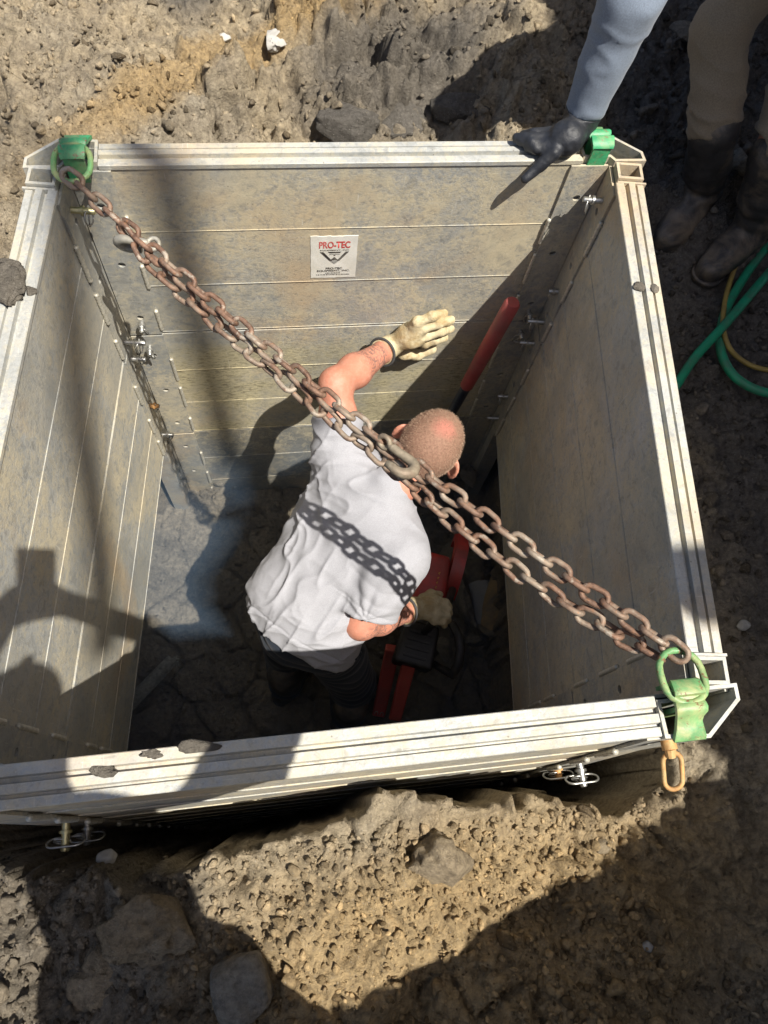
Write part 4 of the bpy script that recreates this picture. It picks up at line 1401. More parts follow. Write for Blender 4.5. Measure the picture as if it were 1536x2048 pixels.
# trousers and boots
Bt = Blend((-0.42, -1.15, -1.92), (0.22, -0.60, -0.80), 0.0065)
Bt.cone(PV + A3(-0.01, -0.01, -0.02), LH, 0.120, 0.102, 0.05).cone(PV + A3(-0.01, -0.01, -0.02), RH, 0.120, 0.102, 0.05)
for h_, k_, f_ in ((LH, LK, LF), (RH, RK, RF)):
    Bt.chain([h_, k_, f_ + A3(0, 0, 0.06)], [0.100, 0.078, 0.068], 0.03)
Bt.cut(hemp - spn * 0.03, -spn, hemp - spn * 0.03, 0.25)
V, F = Bt.mesh()
Nn = normals(V, F)
V = V + Nn * (0.006 * (np.abs(np.sin(V[:, 2] * 60 + 3 * fbm(V * 6, 2, 3))) - 0.5))[:, None]
solid('trousers', V, F, M['navy'], wk)
def boot(f_, toe, parent, mat, h=0.006, shaft=0.30, name='boot', lean=(0, 0, 0), zg=None):
    f_ = np.asarray(f_, float)
    toe = unit(A3(toe[0], toe[1], 0))
    g = f_[2] - 0.07 if zg is None else zg
    ank = A3(f_[0], f_[1], g + 0.085)
    top = ank + A3(*lean) + A3(0, 0, shaft)
    Bb = Blend(np.minimum(ank, top) - 0.27, np.maximum(ank, top) + 0.27, h)
    Bb.chain([top, ank * 0.5 + top * 0.5, ank + A3(0, 0, 0.02)], [0.064, 0.060, 0.050], 0.02)
    Bb.cone(ank - toe * 0.035 + A3(0, 0, -0.035), ank + toe * 0.08 + A3(0, 0, -0.042), 0.045, 0.046, 0.03)
    Bb.cone(ank + A3(0, 0, 0.0), ank + toe * 0.15 + A3(0, 0, -0.045), 0.048, 0.043, 0.03)
    Bb.cone(ank + toe * 0.12 + A3(0, 0, -0.045), ank + toe * 0.175 + A3(0, 0, -0.047), 0.045, 0.038, 0.02)
    Bb.cut(A3(0, 0, g), A3(0, 0, -1), ank, 0.28)
    V, F = Bb.mesh()
    Nn = normals(V, F)
    V = V + Nn * (0.004 * fbm(V * 22, 3, 7) + 0.0035 * np.sin(V[:, 2] * 120 + 3 * fbm(V * 9, 2, 9)) * np.exp(-((V[:, 2] - g - 0.14) / 0.07) ** 2))[:, None]
    o = solid(name, V, F, mat, parent)
    # sole
    Bo = Blend(ank - 0.27, ank + 0.27, h)
    Bo.cone(ank - toe * 0.035 + A3(0, 0, -0.06), ank + toe * 0.17 + A3(0, 0, -0.06), 0.052, 0.050, 0.01)
    Bo.cut(A3(0, 0, g - 0.002), A3(0, 0, -1), ank, 0.28)
    Bo.cut(A3(0, 0, g + 0.022), A3(0, 0, 1), ank, 0.28)
    V, F = Bo.mesh()
    solid('sole', V, F, mat, o)
    return o
for f_ in (LF, RF):
    boot(f_, (0.55, 0.8), wk, M['boot'], 0.008, 0.28, zg=FLOOR - 0.005)

# hair: clipped shell and short bristles
Bh = Blend(hc - 0.14, hc + 0.14, 0.0034)
Bh.ell(hc, (er, fwd, upv), (0.0795, 0.0995, 0.0915), 0.02)
Bh.ell(hc - fwd * 0.028 + upv * 0.004, (er, fwd, upv), (0.0785, 0.0795, 0.0815), 0.02)
Bh.cone(hc - upv * 0.03 - fwd * 0.045, hc - upv * 0.075 - fwd * 0.045, 0.052, 0.044, 0.03)
Bh.cut(hc - upv * 0.072, -upv, hc, 0.2)
Bh.cut(hc + fwd * 0.055 + upv * 0.05, unit(fwd - upv * 0.75), hc, 0.2)
V, F = Bh.mesh()
whorl = hc + upv * 0.086 - fwd * 0.012 + er * 0.004
def mat_hair():
    m, nt, b = new_mat('clipped_hair')
    N = NT(nt)
    n = N.noise(N.pos, 190, 4, 0.8)
    g = N.noise(N.pos, 22, 4, 0.6)
    c = N.mix(N.ramp(n, [(0.3, 0), (0.7, 1)]), (0.17, 0.085, 0.055), (0.34, 0.20, 0.135))
    v = nt.nodes.new('ShaderNodeVectorMath')
    v.operation = 'DISTANCE'
    nt.links.new(N.pos, v.inputs[0])
    v.inputs[1].default_value = tuple(whorl)
    d = N.math('ADD', v.outputs['Value'], N.math('MULTIPLY', N.math('SUBTRACT', g, 0.5), 0.04))
    c = N.mix(N.ramp(d, [(0.010, 0.75), (0.042, 0)]), c, (0.46, 0.17, 0.125))
    N.set(b, col=c, rough=0.8, nrm=N.bump(n, 0.3, 0.002))
    return m
M['hair'] = mat_hair()
hair = solid('hair', V, F, M['hair'], wk)
Nn = normals(V, F)
pick = RNG.choice(len(V), 16000)
b0 = V[pick] + RNG.normal(0, 0.0012, (16000, 3))
away = b0 - whorl
away = away / (np.linalg.norm(away, axis=1)[:, None] + 1e-9)
dr = Nn[pick] * 0.75 + away * 0.65 + RNG.normal(0, 0.15, (16000, 3))
dr = dr / np.linalg.norm(dr, axis=1)[:, None]
sidev = np.cross(dr, RNG.normal(size=(16000, 3)))
sidev = sidev / np.linalg.norm(sidev, axis=1)[:, None] * 0.00032
ln = RNG.uniform(0.003, 0.0065, (16000, 1))
hv = np.stack([b0 - sidev, b0 + sidev, b0 + dr * ln], 1).reshape(-1, 3)
hf = np.arange(48000).reshape(-1, 3)
mbr = mat_plain('bristle', (0.33, 0.22, 0.15), 0.7, 0, 0.5, 60, 0.0)
br = obj('hair_bristles', mesh_fast('hair_bristles', hv, hf, False), mbr, hair)
br['kind'] = 'stuff'

# gloves
def glove(name, wrist, palm, bases, mids, tips, thumb, parent, mat, r=0.0118, h=0.0027, cuff=True, cuffdir=None, trim=True, palmr=0.021):
    pts = np.array([wrist, palm, *bases, *mids, *tips, *thumb])
    Bg = Blend(pts.min(0) - 0.07, pts.max(0) + 0.07, h)
    for b_ in bases:
        Bg.cone(palm, b_, palmr, r * 1.18, 0.014)
    Bg.cone(palm, wrist, palmr * 1.08, 0.033, 0.02)
    for b_, m_, t_ in zip(bases, mids, tips):
        Bg.chain([b_, m_, t_], [r * 1.12, r * 1.05, r * 0.88], 0.006)
    Bg.chain(thumb, [r * 1.5, r * 1.2, r * 1.0][:len(thumb)], 0.008)
    d_ = unit(np.asarray(wrist) - np.asarray(palm)) if cuffdir is None else unit(cuffdir)
    if cuff:
        Bg.cone(wrist, np.asarray(wrist) + d_ * 0.055, 0.036, 0.046, 0.015)
        Bg.cut(np.asarray(wrist) + d_ * 0.042, d_, np.asarray(wrist) + d_ * 0.06, 0.09)
    V, F = Bg.mesh()
    Nn = normals(V, F)
    V = V + Nn * (0.0016 * fbm(V * 45, 3, 5) + 0.0022 * fbm(V * 16, 2, 8))[:, None]
    o = solid(name, V, F, mat, parent)
    if cuff and trim:
        mb = MB()
        c = np.asarray(wrist) + d_ * 0.041
        a = unit(np.cross(d_, A3(0, 0, 1)))
        mb.tube(torus_pts(c, a, np.cross(d_, a), 0.0435, 0.0435, 28), 0.0042, 8, closed=True)
        mb.obj('cuff_trim', M['glove_trim'], o, smooth=True)
    return o
bs = [aty(u, v, y) for u, v, y in ((836, 644, -0.040), (848, 656, -0.046), (854, 671, -0.046), (850, 686, -0.040))]
ms = [aty(u, v, y) for u, v, y in ((864, 633, -0.038), (878, 646, -0.044), (881, 662, -0.044), (870, 679, -0.040))]
ts = [aty(u, v, y) for u, v, y in ((887, 628, -0.016), (902, 641, -0.018), (902, 657, -0.018), (889, 675, -0.018))]
th = [aty(808, 706, -0.03), aty(836, 708, -0.022), aty(864, 698, -0.018)]
glove('glove', LW_ + unit(LW_ - LE) * 0.030, aty(822, 672, -0.036), bs, ms, ts, th, wk, M['glove_cream'], r=0.0150, cuffdir=LE - LW_, palmr=0.031)
hd = unit(RW - RE)
pz = -1.02
bs = [atz(u, v, pz - dz) for u, v, dz in ((868, 1200, 0.0), (872, 1214, 0.0), (872, 1228, 0.0), (868, 1240, 0.01))]
ms = [atz(u, v, pz - dz) for u, v, dz in ((890, 1206, 0.02), (894, 1219, 0.02), (892, 1232, 0.025), (886, 1243, 0.03))]
ts = [atz(u, v, pz - dz) for u, v, dz in ((898, 1214, 0.055), (899, 1227, 0.055), (896, 1240, 0.06), (888, 1250, 0.06))]
th = [atz(846, 1200, pz - 0.01), atz(862, 1188, pz - 0.035), atz(878, 1190, pz - 0.06)]
glove('glove', RW + hd * 0.028, atz(850, 1217, pz), bs, ms, ts, th, wk, M['glove_cream'], r=0.0135, cuffdir=-hd, palmr=0.028)
# ------------------------------------------------------------------ power saw in the worker's right hand
M['saw_red'] = mat_plain('saw_red', (0.42, 0.04, 0.036), 0.4, 0, 0.2, 20, 0.2, (0.16, 0.07, 0.06), 0.5)
M['saw_bar'] = mat_plain('saw_bar_red', (0.45, 0.075, 0.055), 0.5, 0, 0.15, 20, 0.2, (0.28, 0.1, 0.08), 0.5)
M['saw_black'] = mat_plain('saw_black', (0.014, 0.014, 0.016), 0.5, 0, 0.3, 30, 0.3, (0.05, 0.045, 0.04), 0.4)
M['yellow'] = mat_plain('label_yellow', (0.62, 0.45, 0.03), 0.5, 0, 0.1, 40)
saw = thing('power_saw', 'dark red and black power saw held in the worker\'s right glove', 'saw', (0.22, -0.82, FLOOR))
def rbox(c, ex, ey, ez, hx, hy, hz_, bev=0.012, taper=1.0):
    """rounded box; taper scales the +ey end"""
    bm = bmesh.new()
    bmesh.ops.create_cube(bm, size=2.0)
    for v in bm.verts:
        k = taper if v.co.y > 0 else 1.0
        v.co = Vector((v.co.x * hx * k, v.co.y * hy, v.co.z * hz_ * k))
    bmesh.ops.bevel(bm, geom=bm.edges[:], offset=bev, segments=3, profile=0.6, affect='EDGES')
    c, ex, ey, ez = map(np.asarray, (c, ex, ey, ez))
    for v in bm.verts:
        v.co = Vector(c + ex * v.co.x + ey * v.co.y + ez * v.co.z)
    mb = MB()
    mb.bm(bm)
    return mb
s0, s1_ = atz(868, 1140, -1.22), atz(838, 1262, -1.24)
sy = unit(s0 - s1_)
sx = unit(np.cross(sy, EZ))
sz = np.cross(sx, sy)
cb = atz(862, 1168, -1.24)
rbox(cb, sx, sy, sz, 0.062, 0.105, 0.06, 0.022, 0.72).obj('body_shell', M['saw_red'], saw, angle=40)
guard = MB()
gc = cb + sx * 0.075 + sy * 0.10 - sz * 0.10
pts = []
prof = []
for k in range(15):
    a = math.radians(-25 + 175 * k / 14)
    prof.append((math.cos(a), math.sin(a)))
Rg = 0.15
V_, F_ = [], []
for (cy_, cz_) in prof:
    for (rr_, w_) in ((Rg, -0.022), (Rg, 0.022), (Rg - 0.05, 0.026), (Rg - 0.05, -0.026)):
        V_.append(gc + sy * cy_ * rr_ + sz * cz_ * rr_ + sx * w_)
for i in range(14):
    for k in range(4):
        F_.append((i * 4 + k, i * 4 + (k + 1) % 4, i * 4 + 4 + (k + 1) % 4, i * 4 + 4 + k))
F_ += [(0, 1, 2, 3), (59, 58, 57, 56)]
guard.add(V_, F_)
guard.obj('blade_guard', M['saw_red'], saw, angle=40)
disc = MB()
disc.tube([gc - sx * 0.003, gc + sx * 0.003], 0.14, 36)
disc.obj('cutting_disc', M['steel'], saw, angle=30)
eb_ = atz(832, 1292, -1.27)
rbox(eb_, sx, sy, sz, 0.068, 0.075, 0.065, 0.015, 0.9).obj('engine_block', M['saw_black'], saw, angle=40)
for k in range(4):
    mb = MB()
    mb.box(eb_ + sz * 0.0655 + sy * (-0.045 + 0.028 * k), sx, sy, sz, (-0.04, 0.04), (-0.004, 0.004), (-0.004, 0.004), 0.001)
    mb.obj('cooling_fin', M['saw_black'], saw)
mb = MB()
mb.tube([atz(u, v, z) for u, v, z in ((888, 1238, -1.20), (906, 1250, -1.16), (917, 1272, -1.14), (921, 1300, -1.14), (916, 1330, -1.15), (905, 1349, -1.18), (884, 1338, -1.22), (862, 1325, -1.26))],
        [0.012, 0.014, 0.0155, 0.016, 0.0165, 0.016, 0.013, 0.011], 12)
mb.obj('front_handle', M['saw_black'], saw, smooth=True)
mb = MB()
mb.tube([atz(u, v, z) for u, v, z in ((905, 1180, -1.20), (895, 1210, -1.10), (884, 1228, -1.075), (866, 1246, -1.10), (850, 1262, -1.18))], 0.0135, 12)
mb.obj('rear_handle', M['saw_black'], saw, smooth=True)
for (p0, p1, z0, z1, w) in (((786, 1295), (757, 1428), -1.33, -1.55, 0.026), ((820, 1318), (790, 1436), -1.27, -1.46, 0.024)):
    a, b = atz(*p0, z0), atz(*p1, z1)
    ey_ = unit(b - a)
    ex_ = unit(np.cross(ey_, EZ))
    bar = rbox((a + b) / 2, ex_, ey_, np.cross(ex_, ey_), w, np.linalg.norm(b - a) / 2, 0.02, 0.007, 0.92).obj('support_bar', M['saw_bar'], saw, angle=40)
    if z0 < -1.3:
        for q in (-0.010, 0.010):
            mb = MB()
            cc = a * 0.06 + b * 0.94 + ex_ * q - np.cross(ex_, ey_) * (-0.0215 if np.cross(ex_, ey_)[2] > 0 else 0.0215)
            mb.tube([cc + ex_ * 0.006 * math.cos(t) - ey_ * 0.010 * math.sin(t) for t in np.linspace(-0.3, 3.6, 9)], 0.0016, 6)
            mb.obj('wire_clip', M['steel'], bar, smooth=True)
lb = atz(828, 1178, -1.165)
mb = MB()
mb.box(cb - sx * 0.0635 + sy * 0.00, sy, -sx, sz, (-0.045, 0.045), (-0.0015, 0.0012), (0.0, 0.040))
lab = mb.obj('warning_label', M['yellow'], saw)
for k in range(5):
    mb = MB()
    mb.box(cb - sx * 0.0635 + sy * (-0.036 + 0.018 * k), sy, -sx, sz, (-0.003, 0.003), (0.0006, 0.0018), (0.006, 0.034))
    mb.obj('label_stripe', M['saw_black'], lab)
for k in range(4):
    mb = MB()
    c = cb + sz * 0.0612 + sx * 0.012 + sy * (0.03 - 0.017 * k)
    mb.tube([c + sx * 0.005 + sy * 0.004, c, c + sx * 0.004 - sy * 0.003], 0.0011, 5)
    mb.obj('yellow_mark', M['yellow'], saw)

# ------------------------------------------------------------------ bar leaning in the far corner
bt, bb = aty(1026, 604, -0.075), atz(800, 1012, FLOOR + 0.02)
bt = bt
axb = bb - bt
bar = thing('digging_bar', 'dark steel bar with a thick red grip leaning in the shaded far corner', 'tool', tuple(bb))
mb = MB()
mb.tube([bt, bt + axb * 0.006, bt + axb * 0.15, bt + axb * 0.30, bt + axb * 0.305], [0.019, 0.024, 0.0245, 0.022, 0.018], 16)
mb.obj('grip', mat_plain('grip_red', (0.33, 0.06, 0.055), 0.55, 0, 0.2, 15, 0.2, (0.2, 0.1, 0.09), 0.5), bar, angle=40)
mb = MB()
mb.tube([bt + axb * 0.30, bt + axb * 0.55, bt + axb * 0.9, bb], [0.0175, 0.0165, 0.016, 0.008], 14)
mb.obj('shaft', mat_plain('shaft_dark', (0.025, 0.03, 0.045), 0.4, 0.3, 0.2, 25, 0.2, (0.2, 0.19, 0.17), 0.35), bar, angle=40)

# mud-caked stake by the left wall
stake = thing('wooden_stake', 'mud-caked grey stake with frayed strands lying under the left wall', 'stake', tuple(atz(300, 1370, FLOOR)))
mb = MB()
pts = [atz(u, v, z) for u, v, z in ((232, 1440, FLOOR + 0.06), (275, 1392, FLOOR + 0.11), (318, 1348, FLOOR + 0.13), (346, 1318, FLOOR + 0.13))]
mb.tube(pts, [0.026, 0.027, 0.026, 0.024], 9)
mst = mat_soil('stake_mud', (0.52, 0.52, 0.46), (0.44, 0.45, 0.40), (0.32, 0.33, 0.29), 17.0)
mb.obj('stake_shaft', mst, stake, angle=40)
for k in range(9):
    a = pts[3] + RNG.normal(0, 0.012, 3) * [1, 1, 0.4]
    mb = MB()
    dv = (pts[3] - pts[2]) * RNG.uniform(-0.6, 0.25) + RNG.normal(0, 0.012, 3) + A3(0.02, -0.02, 0)
    mb.tube([a, a + dv * 0.5 + A3(0, 0, -0.004), a + dv + A3(0, 0, -0.03)], [0.004, 0.003, 0.0018], 6)
    mb.obj('strand', mst, stake, smooth=True)

# buried pipe end and slab on the right of the pit floor
pe = thing('pipe', 'mud-coated old pipe end poking from the soil below the right wall', 'pipe', tuple(atz(985, 1250, FLOOR)))
pa, pb = atz(1022, 1160, -1.70), atz(990, 1258, -1.80)
dp = unit(pb - pa)
ax1 = unit(np.cross(dp, EZ))
ax2 = np.cross(ax1, dp)
mb = MB()
poly = [(0.085 * math.cos(a), 0.085 * math.sin(a)) for a in np.linspace(0, 2 * math.pi, 25)[:-1]]
mb.prism(poly, pa, ax1, ax2, dp, -0.25, float(np.linalg.norm(pb - pa)), [(x * 0.8, y * 0.8) for x, y in poly])
mb.obj('pipe_barrel', mat_plain('pipe_clay', (0.42, 0.30, 0.15), 0.8, 0, 0.2, 18, 0.5, (0.14, 0.125, 0.1), 0.9), pe, angle=40)
mb = MB()
mb.tube([pb + ax1 * 0.088 * math.cos(a) + ax2 * 0.088 * math.sin(a) + RNG.normal(0, 0.004, 3) for a in np.linspace(0, 2 * math.pi, 22)[:-1]], 0.014, 7, closed=True)
mb.obj('mud_collar', M['soil_pit'], pe, smooth=True)
sl = rock('smooth grey slab of concrete between the saw and the muddy pipe', (965, 1205), (0.058, 0.13, 0.035), 71, mat_plain('slab_grey', (0.38, 0.39, 0.39), 0.7, 0, 0.12, 12, 0.15), floor_h, z=-1.79, blocky=0.8, lift=0.4, cat='concrete', name='concrete_slab', rough=0.08)

# ------------------------------------------------------------------ hoses on the right bench
def gz(x, y):
    return float(ground_h(np.array([x]), np.array([y]))[0])
def spline(pts, n=14):
    pts = [np.asarray(p, float) for p in pts]
    q = [2 * pts[0] - pts[1]] + pts + [2 * pts[-1] - pts[-2]]
    out = []
    for i in range(1, len(q) - 2):
        for k in range(n):
            t = k / n
            out.append(0.5 * ((2 * q[i]) + (-q[i - 1] + q[i + 1]) * t + (2 * q[i - 1] - 5 * q[i] + 4 * q[i + 1] - q[i + 2]) * t * t + (-q[i - 1] + 3 * q[i] - 3 * q[i + 1] + q[i + 2]) * t ** 3))
    out.append(pts[-1])
    return out
def hose(name, label, px, rad, mat, lift=0.0, cat='hose'):
    P = []
    for (u, v, dz) in px:
        p = atz(u, v, -0.44 + rad + dz)
        P.append(p)
    P = spline(P)
    mb = MB()
    mb.tube(P, rad, 12)
    v = np.array(mb.v)
    o = mb.obj(name, mat, None, smooth=True)
    return tag(o, label, cat)
mgh = mat_plain('hose_green', (0.012, 0.27, 0.14), 0.45, 0, 0.12, 30, 0.15, (0.08, 0.13, 0.09), 0.6)
myh = mat_plain('hose_yellow', (0.34, 0.24, 0.06), 0.5, 0, 0.15, 30, 0.15, (0.16, 0.12, 0.06), 0.4)
hose('garden_hose', 'thick green hose looping over itself on the dark soil by the right rail',
     [(1350, 775, 0.0), (1390, 715, 0.01), (1455, 643, 0.03), (1536, 548, 0.02), (1640, 430, 0.0), (1720, 330, 0.0), (1700, 300, 0.0), (1600, 400, 0.0), (1536, 490, 0.0), (1490, 552, 0.0), (1452, 620, 0.0), (1440, 680, 0.0), (1450, 725, 0.0), (1480, 762, 0.0), (1536, 786, 0.0), (1620, 790, 0.0), (1740, 760, 0.0)], 0.0128, mgh)
hose('air_hose', 'thin yellow hose curving round the green hose on the dark soil',
     [(1640, 370, 0.0), (1536, 435, 0.01), (1490, 492, 0.0), (1458, 570, 0.0), (1446, 640, 0.02), (1456, 690, 0.02), (1486, 722, 0.0), (1536, 740, 0.0), (1640, 745, 0.0)], 0.0072, myh)

# ------------------------------------------------------------------ second worker, standing at the right, hand on the far rail
GR = -0.47
w2 = thing('person', 'worker in khaki trousers and muddy boots, black gloved hand gripping the far rail', 'person', tuple(atz(1440, 470, GR)))
b1 = atz(1404, 385, GR + 0.09)
b1t = atz(1428, 262, -0.14)
b2 = atz(1506, 452, GR + 0.09)
b2t = atz(1548, 312, -0.14)
k1, k2 = atz(1441, 60, 0.04), atz(1610, 130, 0.04)
h1, h2 = A3(1.18, 0.55, 0.42), A3(1.33, 0.42, 0.42)
wr, el = atz(1163, 232, 0.055), atz(1258, 5, 0.29)
sh = A3(0.70, 0.27, 0.51)
pv2 = (h1 + h2) / 2 + A3(0, 0.0, 0.05)
chest = A3(0.88, 0.27, 0.64)
sh2 = A3(1.04, 0.20, 0.68)
hd2 = A3(0.76, 0.12, 0.80)
lo = np.min([b1, b2, wr, sh, sh2, hd2, h1, h2], 0) - 0.25
hi = np.max([b1, b2, wr, sh, sh2, hd2, h1, h2], 0) + 0.25
def body2(B, g, parts):
    if 'legs' in parts:
        B.chain([h1, k1, b1t, b1], [0.080 + g, 0.055 + g, 0.050 + g * 0.6, 0.042], 0.03).chain([h2, k2, b2t, b2], [0.080 + g, 0.055 + g, 0.050 + g * 0.6, 0.042], 0.03)
        B.cone(pv2, h1, 0.12 + g, 0.09 + g, 0.05).cone(pv2, h2, 0.12 + g, 0.09 + g, 0.05)
    if 'torso' in parts:
        B.cone(pv2, chest, 0.125 + g, 0.12 + g, 0.05).cone(sh, chest, 0.07 + g, 0.10 + g, 0.05).cone(sh2, chest, 0.07 + g, 0.10 + g, 0.05)
    if 'arm' in parts:
        B.chain([sh, el, wr], [0.058 + g, 0.045 + g, 0.031 + g], 0.03)
        B.chain([sh2, A3(1.27, 0.16, 0.56), A3(1.36, 0.36, 0.56)], [0.058 + g, 0.044 + g, 0.034 + g], 0.03)
B = Blend(lo, hi, 0.009)
body2(B, 0.0, ('legs', 'torso', 'arm'))
B.cone(chest, hd2, 0.06, 0.055, 0.03)
B.ell(hd2, ((1, 0, 0), (0, 1, 0), (0, 0, 1)), (0.08, 0.095, 0.11), 0.02)
B.cone(hd2 + A3(-0.05, -0.07, -0.03), hd2 + A3(-0.06, -0.085, -0.045), 0.012, 0.014, 0.01)
V, F = B.mesh()
solid('body', V, F, mat_plain('skin_plain', (0.5, 0.24, 0.16), 0.5, 0, 0.1, 20, 0.1), w2)
B = Blend(lo, hi, 0.007)
body2(B, 0.014, ('torso', 'arm'))
B.cut(wr + unit(el - wr) * 0.012, unit(wr - el), wr - unit(el - wr) * 0.05, 0.12)
V, F = B.mesh()
Nn = normals(V, F)
t_ = (V - wr) @ unit(el - wr)
V = V + Nn * (0.004 * ((1 - np.abs(vnoise(np.stack([t_ * 26, V[:, 0] * 9, V[:, 1] * 9], -1) + 0.9 * vnoise(V * 7, 5)[:, None], 9))) ** 4 - 0.3) + 0.002 * fbm(V * 14, 3, 4))[:, None]
solid('long_sleeve_shirt', V, F, M['bluegrey'], w2)
B = Blend(lo, hi, 0.007)
B.chain([h1, k1, b1t + unit(k1 - b1t) * 0.015], [0.098, 0.066, 0.070], 0.03).chain([h2, k2, b2t + unit(k2 - b2t) * 0.015], [0.098, 0.066, 0.070], 0.03)
B.cone(pv2, h1, 0.14, 0.11, 0.05).cone(pv2, h2, 0.14, 0.11, 0.05)
for bb_, kk in ((b1t, k1), (b2t, k2)):
    B.cut(bb_ + unit(kk - bb_) * -0.012, unit(bb_ - kk), bb_ - unit(kk - bb_) * 0.10, 0.15)
V, F = B.mesh()
Nn = normals(V, F)
amp = np.exp(-(np.minimum(np.abs(V[:, 2] - b1t[2] - 0.05), 1) / 0.10) ** 2)
rid = lambda q, sd: (1 - np.abs(vnoise(q, sd))) ** 4 - 0.3
V = V + Nn * (0.007 * rid(np.stack([V[:, 0] * 9, V[:, 1] * 9, V[:, 2] * 24], -1) + 0.8 * vnoise(V * 6, 2)[:, None], 6) * (0.35 + amp) + 0.004 * rid(V * 17, 12) + 0.003 * fbm(V * 9, 3, 8))[:, None]
solid('trousers', V, F, M['khaki'], w2)
mbt = mat_plain('boot_muddy', (0.045, 0.042, 0.042), 0.45, 0, 0.4, 14, 0.8, (0.22, 0.17, 0.12), 0.85)
for bb_, bt_, toe in ((b1, b1t, atz(1352, 455, GR + 0.05)), (b2, b2t, atz(1438, 520, GR + 0.05))):
    boot(bb_, toe - bb_, w2, mbt, 0.006, bt_[2] - bb_[2] + 0.015, lean=(bt_[0] - bb_[0], bt_[1] - bb_[1], 0), zg=GR - 0.005)
# black glove: four fingers over the rail, thumb hooked on the inner side
bs = [atz(u, v, z) for u, v, z in ((1100, 268, 0.030), (1098, 279, 0.033), (1097, 290, 0.032), (1098, 299, 0.028))]
ms = [atz(u, v, z) for u, v, z in ((1068, 268, 0.024), (1064, 277, 0.028), (1066, 287, 0.026), (1072, 297, 0.022))]
ts = [atz(u, v, z) for u, v, z in ((1046, 270, 0.006), (1034, 276, 0.014), (1044, 285, 0.013), (1056, 296, 0.012))]
th = [atz(1108, 306, 0.032), atz(1082, 330, 0.006), atz(1050, 358, -0.020)]
glove('glove', wr - unit(el - wr) * 0.028, atz(1132, 278, 0.040), bs, ms, ts, th, w2, M['glove_black'], r=0.0115, cuffdir=el - wr, trim=False, palmr=0.030)

# ------------------------------------------------------------------ the photographer, standing on the near bank behind the camera
PG = -0.37
w3 = thing('person', 'photographer in dark work clothes standing behind the near wall holding up a phone', 'person', (-0.2, -1.92, PG))
cm = Matrix.Translation(Vector(CAM)) @ Euler(CROT, 'XYZ').to_matrix().to_4x4()
fl_, fr_ = A3(-0.32, -1.93, PG + 0.09), A3(-0.08, -1.93, PG + 0.09)
kl, kr = A3(-0.31, -1.90, 0.06), A3(-0.09, -1.90, 0.06)
hl, hr = A3(-0.29, -1.93, 0.50), A3(-0.11, -1.93, 0.50)
pvp, chp = A3(-0.20, -1.92, 0.56), A3(-0.20, -1.76, 0.98)
sl_, sr_ = A3(-0.40, -1.74, 1.04), A3(0.0, -1.74, 1.04)
ell_, elr = A3(-0.48, -1.52, 0.93), A3(0.09, -1.55, 1.03)
hp = A3(-0.21, -1.66, 1.30)
pc = np.array((cm @ Vector((-0.024, -0.052, 0.016)))[:])
hnl, hnr = np.array((cm @ Vector((-0.075, -0.095, 0.024)))[:]), np.array((cm @ Vector((0.030, -0.095, 0.024)))[:])
pts = np.array([fl_, fr_, sl_, sr_, ell_, elr, hp, pc])
lo, hi = pts.min(0) - 0.2, pts.max(0) + 0.2
def body3(B, g, parts):
    if 'legs' in parts:
        B.chain([hl, kl, fl_], [0.085 + g, 0.06 + g, 0.045 + g], 0.03).chain([hr, kr, fr_], [0.085 + g, 0.06 + g, 0.045 + g], 0.03)
        B.cone(pvp, hl, 0.11 + g, 0.09 + g, 0.05).cone(pvp, hr, 0.11 + g, 0.09 + g, 0.05)
    if 'top' in parts:
        B.cone(pvp, chp, 0.12 + g, 0.115 + g, 0.05).cone(sl_, chp, 0.065 + g, 0.1 + g, 0.05).cone(sr_, chp, 0.065 + g, 0.1 + g, 0.05)
        B.cone(sl_, ell_, 0.055 + g, 0.042 + g, 0.03).cone(sr_, elr, 0.055 + g, 0.042 + g, 0.03)
B = Blend(lo, hi, 0.009)
body3(B, 0.0, ('legs', 'top'))
B.cone(ell_, hnl, 0.042, 0.028, 0.02).cone(elr, hnr, 0.042, 0.028, 0.02)
for hn, sg in ((hnl, 1), (hnr, -1)):
    for k in range(4):
        a = np.array((cm.to_3x3() @ Vector((sg * 0.012, 0.018 * k - 0.02, 0.004)))[:])
        b = np.array((cm.to_3x3() @ Vector((sg * 0.030, 0.018 * k - 0.012, -0.001)))[:])
        B.cone(hn, hn + a, 0.022, 0.011, 0.01).cone(hn + a, hn + b, 0.010, 0.008, 0.004)
    B.cone(hn, hn + np.array((cm.to_3x3() @ Vector((sg * 0.025, -0.025, 0.006)))[:]), 0.016, 0.010, 0.01)
B.cone(chp + A3(0, 0.02, 0.08), hp, 0.06, 0.055, 0.03)
B.ell(hp, ((1, 0, 0), (0, 1, 0), (0, 0, 1)), (0.078, 0.098, 0.115), 0.02)
B.cone(hp + A3(0, 0.095, -0.01), hp + A3(0, 0.115, -0.03), 0.010, 0.014, 0.01)
V, F = B.mesh()
solid('body', V, F, bpy.data.materials['skin_plain'], w3)
B = Blend(lo, hi, 0.012)
body3(B, 0.018, ('top',))
V, F = B.mesh()
solid('shirt', V, F, M['navy'], w3)
B = Blend(lo, hi, 0.012)
body3(B, 0.018, ('legs',))
V, F = B.mesh()
solid('trousers', V, F, M['navy'], w3)
for f_ in (fl_, fr_):
    boot(f_, (0, 1), w3, M['boot'], 0.009, 0.2, zg=PG - 0.03)
mb = MB()
R3 = np.array(cm.to_3x3())
mb.box(pc, R3[:, 0], R3[:, 1], R3[:, 2], (-0.038, 0.038), (-0.075, 0.075), (-0.004, 0.004), 0.003)
tag(mb.obj('phone', M['saw_black'], None, angle=30), 'black phone held up by the photographer over the near wall', 'phone')
